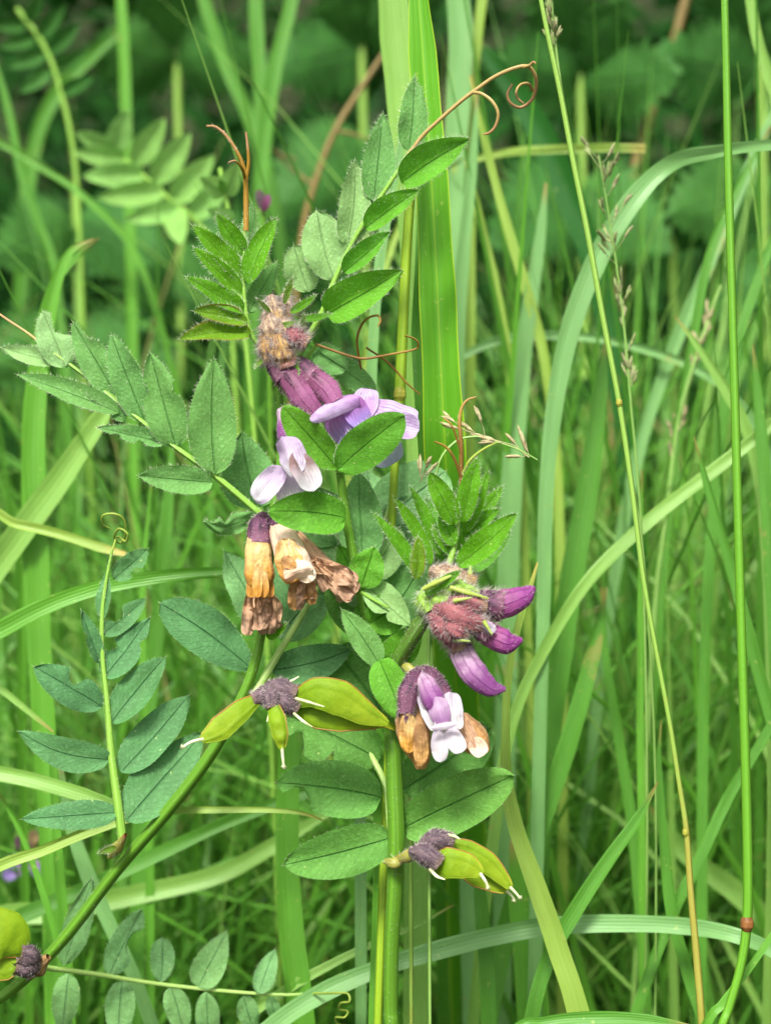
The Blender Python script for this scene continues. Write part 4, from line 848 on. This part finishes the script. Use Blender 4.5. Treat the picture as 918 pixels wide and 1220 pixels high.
blade('second blade falling left behind the tallest culm', [(918, 150), (880, 220), (846, 300), (826, 400), (800, 560), (780, 800)], [3, 9, 11, 11, 11, 11], 'g_mid', 130)
blade('slender blade low at the right edge', [(960, 180), (930, 260), (900, 340), (870, 440), (850, 600), (838, 820), (834, 1225)], [2, 10, 12, 13, 13, 13, 13], 'g_mid', 110)
blade('green blade end lying along the very bottom edge at the right', [(830, 1224), (770, 1215), (710, 1213), (650, 1218), (600, 1236)], [3, 14, 16, 14, 10], 'g_mid', 6)
blade('short thin blade tip left of the bottom end of the slanting culm', [(540, 1078), (500, 1100), (450, 1122), (400, 1146), (340, 1180), (280, 1230)], [1, 5, 8, 10, 12, 12], 'g_pale', 60)
blade('upright blade behind the blue-green leaf', [(206, 500), (200, 600), (188, 740), (172, 900), (160, 1225)], [3, 14, 18, 20, 20], 'g_mid', 140)
blade('bright narrow blade right of the blue-green leaf', [(182, 560), (170, 700), (172, 860), (178, 1000), (180, 1225)], [2, 8, 10, 10, 10], 'g_bright', 120)
blade('thin bright blade crossing the lower left purple flower', [(-10, 930), (24, 990), (50, 1060), (70, 1130), (84, 1225)], [3, 7, 8, 8, 8], 'g_bright', 55)
blade('upright bright blade left of the slanting stem node', [(60, 880), (66, 960), (72, 1050), (80, 1140), (84, 1225)], [3, 10, 12, 12, 12], 'g_bright', 75)
blade('greyish blade crossing beneath the slanting stem node', [(70, 900), (84, 980), (104, 1040), (130, 1100), (170, 1190)], [3, 14, 18, 18, 16], 'g_blue', 75)

def culm(label, pts, wid, key, d, nodes=(), heads=(), spike='spike', cat='grass stalk'):
    o = empty('grass_stalk', (P(pts[-1][0], pts[-1][1], d).x, P(pts[-1][0], pts[-1][1], d).y, 0)); tag(o, label, cat, 'grass stalks')
    add_tube(o, 'stalk', pts, wid, key, d, root=True, sides=8)
    for (x, y, w) in nodes:
        add_tube(o, 'node', [(x, y - w * .55), (x, y - w * .2), (x, y + w * .2), (x, y + w * .55)], [w * .7, w, w, w * .6], 'node' if w == 16 else 'nodey', d - .3, sides=10)
    for hd in heads: panicle(o, hd, d, spike)
    return o
def spikelet(mb, p, t, ln, w, key):
    for k in range(3):
        dd = (t + Vector((rnd.gauss(0, .12), rnd.gauss(0, .12), rnd.gauss(0, .12)))).normalized()
        q = p + t * ln * .22 * k
        c = [q, q + dd * ln * .3, q + dd * ln * .7, q + dd * ln]
        tube(mb, c, [w * .1, w * .36, w * .3, w * .04], key, sides=6, n=3)
def panicle(parent, spec, d, key):
    """spec: axis points, number of spikelets, branch length px, spikelet px"""
    ax, nsp, br, sl = spec
    c, _ = catmull([P(a[0], a[1], d) for a in ax], [0] * len(ax), 10); T = tangents(c)
    mb = MB(); tube(mb, c, [S(1.6, d) / 2] * len(c), key, sides=5, raw=True)
    for i in range(nsp):
        k = rnd.randrange(len(c)); p = c[k]; t = T[k]
        if t.z < 0: t = -t
        out = Vector((rnd.gauss(0, 1), rnd.gauss(0, 1), rnd.gauss(0, .3))).normalized()
        e = p + (t * .8 + out * .7).normalized() * S(br, d) * rnd.uniform(.1, 1)
        tube(mb, [p, p.lerp(e, .5) + out * S(1, d), e], [S(.9, d) / 2] * 3, key, sides=4, n=3)
        spikelet(mb, e, (e - p + t * S(4, d)).normalized(), S(sl, d) * rnd.uniform(.8, 1.2), S(sl * .36, d), key)
    return tag(mb.build('seed_head', parent, origin=c[0].copy()), None, None)
culm('tallest culm, bright green, with a brown knot near its foot', [(861, -60), (864, 60), (867, 200), (872, 380), (877, 560), (882, 740), (887, 900), (890, 1030), (889, 1100), (882, 1150), (868, 1200), (852, 1250)], [9, 9, 10, 10, 10.5, 11, 11.5, 12, 12, 11, 11, 11], 'culm', 6, [(889, 1101, 16)])
culm('thin slanting culm turning orange brown low down', [(640, -20), (652, 40), (667, 110), (682, 190), (700, 280), (718, 380), (737, 480), (752, 580), (766, 690), (782, 780), (797, 860), (808, 930), (817, 990), (822, 1060), (830, 1150), (836, 1240)], [5, 6, 6.4, 7, 7, 7, 6.6, 6.4, 6.2, 6, 6, 6, 7, 8, 9, 9], 'culmp', 18, [(737, 480, 8), (816, 992, 8)])
culm('yellow culm with a knot close to the broad bright blade', [(498, 150), (490, 220), (484, 300), (480, 380), (476, 468), (471, 540), (466, 640), (466, 740), (464, 860), (458, 1000), (450, 1225)], [9, 11, 12, 12.5, 13, 10, 10, 10, 10, 10, 10], 'culmy', 16, [(476, 470, 15)])
culm('pale culm carrying a feathery flower head at the top edge', [(655, -30), (659, 30), (669, 110), (684, 190), (702, 280), (720, 380), (739, 480), (754, 580), (768, 690)], [3, 3, 3, 3, 3, 3, 3, 3, 3], 'culmg', 40, (), [([(652, -20), (656, 20), (661, 58)], 22, 9, 14)])
culm('loose flower head of grass in front of the arching blade', [(713, 185), (722, 240), (733, 310), (743, 390), (750, 470), (764, 640), (770, 900)], [2, 2, 2.6, 3, 3, 3, 3], 'culmg', 62, (), [([(712, 185), (722, 240), (731, 300), (740, 350)], 20, 26, 14), ([(736, 340), (744, 400), (752, 460)], 16, 8, 14)])
culm('straw culm with seeds left of the long pale diagonal blade', [(858, 340), (830, 420), (808, 500), (796, 590), (780, 720), (770, 900)], [4, 5, 6, 6, 6, 6], 'culmg', 130, (), [([(846, 370), (826, 440), (810, 500), (798, 560)], 26, 8, 13)], 'spikeb')
culm('fine culm whose spikelets hang behind the brown tendril', [(640, 548), (618, 536), (590, 526), (566, 520), (540, 528), (520, 560), (512, 640), (510, 800), (512, 1225)], [1.6, 2, 2.2, 2.4, 3, 3, 3, 4, 4], 'culmg', 14, (), [([(552, 512), (580, 522), (610, 530)], 8, 22, 17), ([(610, 530), (630, 545)], 4, 12, 17), ([(500, 575), (506, 560)], 4, 10, 15)], 'spikeb')
culm('faded flowered culm left of the bright shoot', [(478, 640), (484, 680), (486, 740), (488, 840), (490, 1225)], [3, 4, 5, 5, 5], 'culmp', 30, (), [([(474, 640), (482, 690), (486, 750)], 16, 6, 14)], 'spikeb')
def woody(label, pts, wid, d, twigs=()):
    o = empty('dry_stem', (P(pts[-1][0], pts[-1][1], d).x, P(pts[-1][0], pts[-1][1], d).y, 0)); tag(o, label, 'dead stem', 'dead brown stems')
    add_tube(o, 'stem', pts, wid, 'woody', d, root=True, sides=8, bumpy=.1)
    for t in twigs: add_tube(o, 'twig', t, [5, 4, 2], 'woody', d, sides=6)
woody('brown dead stem leaning right behind the upper leaf', [(458, 62), (428, 108), (398, 158), (376, 215), (360, 280), (350, 400), (345, 600)], [5, 7, 8, 8, 8, 8, 8], 300, [[(398, 156), (420, 160), (446, 168)], [(352, 190), (338, 186), (322, 176)], [(372, 220), (352, 205), (330, 186)]])
woody('reddish dead stem behind the tallest culm', [(826, -40), (800, 60), (770, 150), (744, 260), (730, 420), (724, 700)], [10, 11, 12, 12, 12, 12], 420)

# ------------------------------------------------------------------ soft leaves behind
def compound(label, rachis, leaflets, key, d, name='vetch_leaf_shoot', cat='leafy shoot'):
    o = empty(name, (P(rachis[-1][0], rachis[-1][1], d).x, P(rachis[-1][0], rachis[-1][1], d).y, 0)); tag(o, label, cat)
    add_tube(o, 'stem', rachis, 6, 'rachis', d, root=True)
    for (b, t, w) in leaflets: add_leaflet(o, 'leaflet', b, t, w * .9, key, d, d - 10, hair=0, fold=20)
    return o
compound('light green soft leaf with paired leaflets at upper left', [(120, 170), (160, 200), (200, 236), (238, 268), (270, 330), (280, 460)],
         [((132, 178), (92, 158), 26), ((150, 190), (90, 182), 30), ((172, 208), (100, 210), 34), ((196, 228), (118, 236), 34), ((214, 248), (150, 262), 30),
          ((136, 180), (152, 132), 34), ((160, 196), (196, 142), 36), ((184, 216), (226, 160), 38), ((206, 240), (254, 186), 38), ((228, 258), (276, 212), 34), ((206, 250), (216, 290), 34)], 'fern', 260)
compound('blurred leafy shoot cut by the upper left corner', [(20, 10), (50, 50), (70, 100), (90, 200), (100, 400)],
         [((30, 30), (-10, 30), 20), ((40, 46), (0, 56), 22), ((54, 64), (10, 80), 22), ((60, 84), (24, 110), 22), ((34, 26), (50, -10), 20), ((46, 44), (78, 6), 22), ((58, 62), (94, 30), 22), ((68, 84), (104, 60), 22), ((74, 110), (110, 92), 22)], 'nettle', 330)
compound('pale shoot hidden behind the shoot with the orange tendril', [(262, 200), (270, 240), (280, 300), (300, 480)],
         [((268, 230), (240, 212), 30), ((268, 232), (282, 196), 30), ((276, 262), (248, 250), 26)], 'fern', 130)
pf = empty('purple_flower', (P(30, 1200, 70).x, P(30, 1200, 70).y, 0)); tag(pf, 'small blurred purple flower low at the left edge', 'wildflower')
add_tube(pf, 'stem', [(36, 1010), (32, 1060), (34, 1130), (40, 1225)], 4, 'stem', 192, root=True)
for (b, t, w, k) in [((36, 1020), (8, 1030), 18, 'lilacd'), ((34, 1026), (4, 1046), 18, 'lilacd'), ((36, 1020), (48, 1044), 16, 'lilacd'), ((34, 1014), (22, 996), 18, 'purple'), ((36, 1010), (42, 990), 14, 'brown')]:
    petal(pf, b, t, w, k, 190, 186)
pg = empty('purple_flower', (P(312, 500, 150).x, P(312, 500, 150).y, 0)); tag(pg, 'faint purple flower behind the folded bright leaflets', 'wildflower')
add_tube(pg, 'stem', [(312, 230), (316, 300), (320, 400), (324, 600)], 5, 'stem', 140, root=True)
for (b, t, w, k) in [((313, 250), (308, 226), 12, 'calyxg'), ((314, 252), (320, 232), 10, 'rose')]: petal(pg, b, t, w, k, 138, 136)

def nettle(label, x, yb, d, leaves, ytop):
    o = empty('nettle', (P(x, yb, d).x, P(x, yb, d).y, 0)); tag(o, label, 'nettle', 'nettles behind the grass')
    add_tube(o, 'stem', [(x, ytop), (x + 6, (ytop + yb) / 2), (x, yb)], 9, 'culmp', d, root=True)
    for (bx, by, tx, ty, w) in leaves:
        add_leaflet(o, 'leaf', (bx, by), (tx, ty), w, 'nettle', d, d - 40, hair=0, serr=.55, nv=65, nu=6, a=.38, b=.8, wav=.05, bend=-.2, fold=-12)
    return o
nettle('big nettle at the top right corner', 905, 700, 440, [(900, 90, 800, 72, 110), (905, 92, 1000, 110, 110), (900, 60, 860, -30, 100), (905, 70, 980, 0, 100), (905, 220, 820, 250, 110), (910, 220, 1010, 260, 100)], 40)
nettle('nettle behind the arching pale blade', 800, 800, 460, [(800, 300, 690, 330, 120), (806, 300, 900, 350, 120), (800, 280, 760, 210, 100), (800, 290, 860, 230, 100), (800, 440, 700, 480, 120), (806, 440, 920, 470, 120)], 260)
nettle('nettle behind the coiled tendril', 690, 700, 420, [(690, 100, 590, 80, 110), (694, 100, 790, 90, 110), (690, 80, 650, -10, 100), (690, 90, 740, 10, 90), (690, 220, 600, 280, 120), (690, 220, 780, 290, 110)], 60)
nettle('nettle at the top centre left of the broad bright blade', 430, 700, 480, [(430, 60, 340, 80, 100), (430, 60, 400, -40, 100), (430, 50, 500, -10, 100), (430, 160, 340, 240, 110), (430, 160, 500, 220, 110)], 20)
nettle('nettle behind the soft blades at upper left', 210, 700, 460, [(210, 80, 120, 60, 100), (210, 80, 290, 60, 100), (210, 60, 190, -30, 90), (210, 300, 120, 330, 110), (210, 300, 300, 330, 110)], 30)
nettle('nettle low behind the left bright upright blade', 90, 800, 400, [(90, 260, 10, 300, 100), (90, 260, 170, 300, 100), (90, 400, 0, 440, 110), (90, 400, 190, 450, 110)], 220)

# ------------------------------------------------------------------ ground and the grass nobody could count
def ground():
    s = NT('meadow_soil'); n1 = s.noise(6, None, 6); n2 = s.noise(120, None, 4)
    c = s.mix(s.step(n1, .4, .62), (.035, .028, .016, 1), (.035, .06, .018, 1)); c = s.mix(s.math('MULTIPLY', n2, .5), c, (.02, .03, .01, 1))
    K['soil'] = s.finish(c, s.math('ADD', n1, n2), .95, .1, 0, .9, .01)
    mb = MB(); xs = [-60, -12, -3] + [-1.6 + i * .08 for i in range(41)] + [3, 12, 60]; ys = [-60, -10, -2, -.6] + [-.2 + i * .08 for i in range(50)] + [5, 12, 60]
    rows = []; uvs = []
    for y in ys:
        rows.append([Vector((x, y, -.004 + .012 * noise.noise(Vector((x * 3, y * 3, 0))) - .006)) for x in xs]); uvs.append([(x, y) for x in xs])
    mb.grid(rows, uvs, 'soil'); o = mb.build('ground'); o['kind'] = 'structure'
ground()
def meadow(name, label, key, count, ymin, ymax, hmin, hmax, wmin, wmax, seed, spread=.28, pw=1.0, xr=None, dr_=.9, ls=.22):
    rg = random.Random(seed); mb = MB(); k = mb.m(key)
    for _ in range(count):
        y = ymin + (ymax - ymin) * rg.random() ** pw
        x = rg.uniform(-1, 1) * (y * spread + .12)
        if xr: x = rg.uniform(*xr)
        h = rg.uniform(hmin, hmax); w = rg.uniform(wmin, wmax) / 2
        az = rg.uniform(0, 2 * math.pi); lean = abs(rg.gauss(0, ls)) + .03; droop = rg.random() ** 2 * dr_
        dr = Vector((math.cos(az), math.sin(az) * (.3 if math.sin(az) < 0 and y > .5 else 1), 0))
        if y > .5 and y + dr.y * h * (lean + droop) < .515: dr.y = abs(dr.y)
        face = rg.uniform(0, math.pi)
        Wd = Vector((math.cos(face), math.sin(face) * .7, 0)).normalized()
        tw = rg.uniform(-1.0, 1.0)
        b = len(mb.v); nr = 9; vs = mb.v
        for i in range(nr + 1):
            t = i / nr
            out = lean * t + droop * t ** 3.0
            p = Vector((x, y, -.006)) + dr * h * out + Vector((0, 0, h * (t - droop * .42 * t ** 3.4)))
            ww = w * (1 - t ** 2.6) * (.55 + .45 * min(1, t * 4)) + .00008
            a = tw * t; ca, sa = math.cos(a), math.sin(a)
            W2 = Vector((Wd.x * ca - Wd.y * sa, Wd.x * sa + Wd.y * ca, 0))
            nn = Vector((-W2.y, W2.x, .2))
            vs += [p - W2 * ww, p + nn * ww * .28, p + W2 * ww]
        for i in range(nr):
            for j in range(2):
                q = b + i * 3 + j
                mb.f.append((q, q + 1, q + 4, q + 3)); mb.mi.append(k)
                v0 = i * h / nr * 14; v1 = (i + 1) * h / nr * 14
                mb.uv += [(j * .5, v0), (j * .5 + .5, v0), (j * .5 + .5, v1), (j * .5, v1)]
    o = mb.build(name); o['kind'] = 'stuff'; o['label'] = label
    return o
meadow('meadow_grass', 'fine bright meadow grass behind the vetch', 'g_bright', 450, .60, 1.0, .12, .26, .002, .0062, 1)
meadow('meadow_grass', 'mid green meadow grass behind the vetch', 'g_mid', 450, .58, 1.0, .12, .26, .002, .007, 2)
meadow('meadow_grass', 'pale meadow grass behind the vetch', 'g_pale', 300, .60, 1.3, .14, .28, .002, .006, 3)
meadow('meadow_grass', 'bluish meadow grass behind the vetch', 'g_blue', 200, .62, 1.4, .14, .30, .002, .006, 4)
meadow('meadow_grass', 'dark meadow grass farther back', 'g_dark', 1300, .9, 2.2, .2, .44, .003, .008, 5, .34)
meadow('meadow_grass', 'dry straw stalks among the grass', 'g_straw', 160, .62, 1.4, .2, .42, .0012, .0026, 6)
meadow('meadow_grass', 'short undergrowth around the camera side of the stems', 'g_mid', 900, -.3, .56, .03, .13, .002, .005, 7, .9)
def thicket(name, label, key, count, ymin, ymax, zmax, seed, smin, smax, spread=.6):
    rg = random.Random(seed); mb = MB(); k = mb.m(key)
    for _ in range(count):
        y = rg.uniform(ymin, ymax); x = rg.uniform(-1, 1) * (y * spread + .3)
        lump_ = .5 + .5 * noise.noise(Vector((x * 2.2, y * 2.2, seed)))
        z = rg.random() ** .8 * zmax * (.55 + .6 * lump_)
        ln = rg.uniform(smin, smax); wd = ln * rg.uniform(.28, .5)
        a = rg.uniform(0, 2 * math.pi); L = Vector((math.cos(a), math.sin(a), rg.uniform(-.7, .3))).normalized()
        S_ = L.cross(Vector((rg.gauss(0, .3), rg.gauss(0, .3), 1))).normalized(); N = S_.cross(L)
        p = Vector((x, y, z)); b = len(mb.v)
        for t, s in ((0, .05), (.2, .75), (.45, 1), (.75, .6), (1, .03)):
            c = p + L * ln * t - N * ln * .25 * t * t
            mb.v += [c - S_ * wd * .5 * s + N * wd * .12 * s, c, c + S_ * wd * .5 * s + N * wd * .12 * s]
        tv = (0, .2, .45, .75, 1)
        for i in range(4):
            for j in range(2):
                q = b + i * 3 + j; mb.f.append((q, q + 1, q + 4, q + 3)); mb.mi.append(k)
                mb.uv += [(j * .5, tv[i]), (j * .5 + .5, tv[i]), (j * .5 + .5, tv[i + 1]), (j * .5, tv[i + 1])]
    o = mb.build(name); o['kind'] = 'stuff'; o['label'] = label
    return o
meadow('meadow_grass', 'thin pale blades crowding behind the vetch', 'g_pale', 500, .56, .95, .12, .30, .0010, .0036, 21)
meadow('meadow_grass', 'thin bright blades crowding behind the vetch', 'g_bright', 800, .56, 1.0, .10, .28, .0010, .0036, 22)
meadow('meadow_grass', 'thin green blades crowding behind the vetch', 'g_mid', 900, .56, 1.1, .10, .30, .0010, .0036, 23)
for i, (key, xr, cnt, h0, h1, what) in enumerate([('g_mid', (.02, .2), 300, .14, .42, 'taller green blades standing right of the vetch'), ('g_bright', (.02, .2), 220, .14, .38, 'taller bright blades standing right of the vetch'), ('g_pale', (.02, .2), 160, .14, .42, 'taller pale blades standing right of the vetch'),
                       ('g_mid', (-.2, -.02), 170, .16, .36, 'taller green blades standing left of the vetch'), ('g_bright', (-.2, -.02), 120, .16, .34, 'taller bright blades standing left of the vetch'), ('g_blue', (-.2, .2), 60, .18, .38, 'taller bluish blades to both sides of the vetch')]):
    meadow('meadow_grass', what, key, cnt, .56, .84, h0 + .04, h1 + .03, .0009, .0038, 40 + i, xr=xr, dr_=1.3, ls=.38)
for i, (key, xr, cnt, h0, h1, what) in enumerate([('g_mid', (.02, .15), 120, .16, .38, 'curving green blades just behind and right of the vetch'), ('g_bright', (.02, .15), 80, .14, .34, 'curving bright blades just behind and right of the vetch'), ('g_pale', (.02, .16), 60, .18, .40, 'curving pale blades just behind and right of the vetch'),
                       ('g_mid', (-.15, -.03), 60, .14, .30, 'curving green blades just behind and left of the vetch'), ('g_bright', (-.15, -.03), 45, .14, .28, 'curving bright blades just behind and left of the vetch'), ('g_pale', (-.15, -.03), 16, .14, .28, 'curving pale blades just behind and left of the vetch')]):
    meadow('meadow_grass', what, key, cnt, .52, .68, h0 + .10, h1 + .10, .0012, .0036, 70 + i, xr=xr, dr_=1.15, ls=.34)
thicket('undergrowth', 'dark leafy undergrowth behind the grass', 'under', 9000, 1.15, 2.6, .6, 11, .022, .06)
thicket('undergrowth', 'low undergrowth added and coloured dark as shade in the gaps of the grass', 'under', 9000, .82, 1.3, .36, 13, .012, .035, .4)  # added leaves; their dark colour stands in for shade between the blades
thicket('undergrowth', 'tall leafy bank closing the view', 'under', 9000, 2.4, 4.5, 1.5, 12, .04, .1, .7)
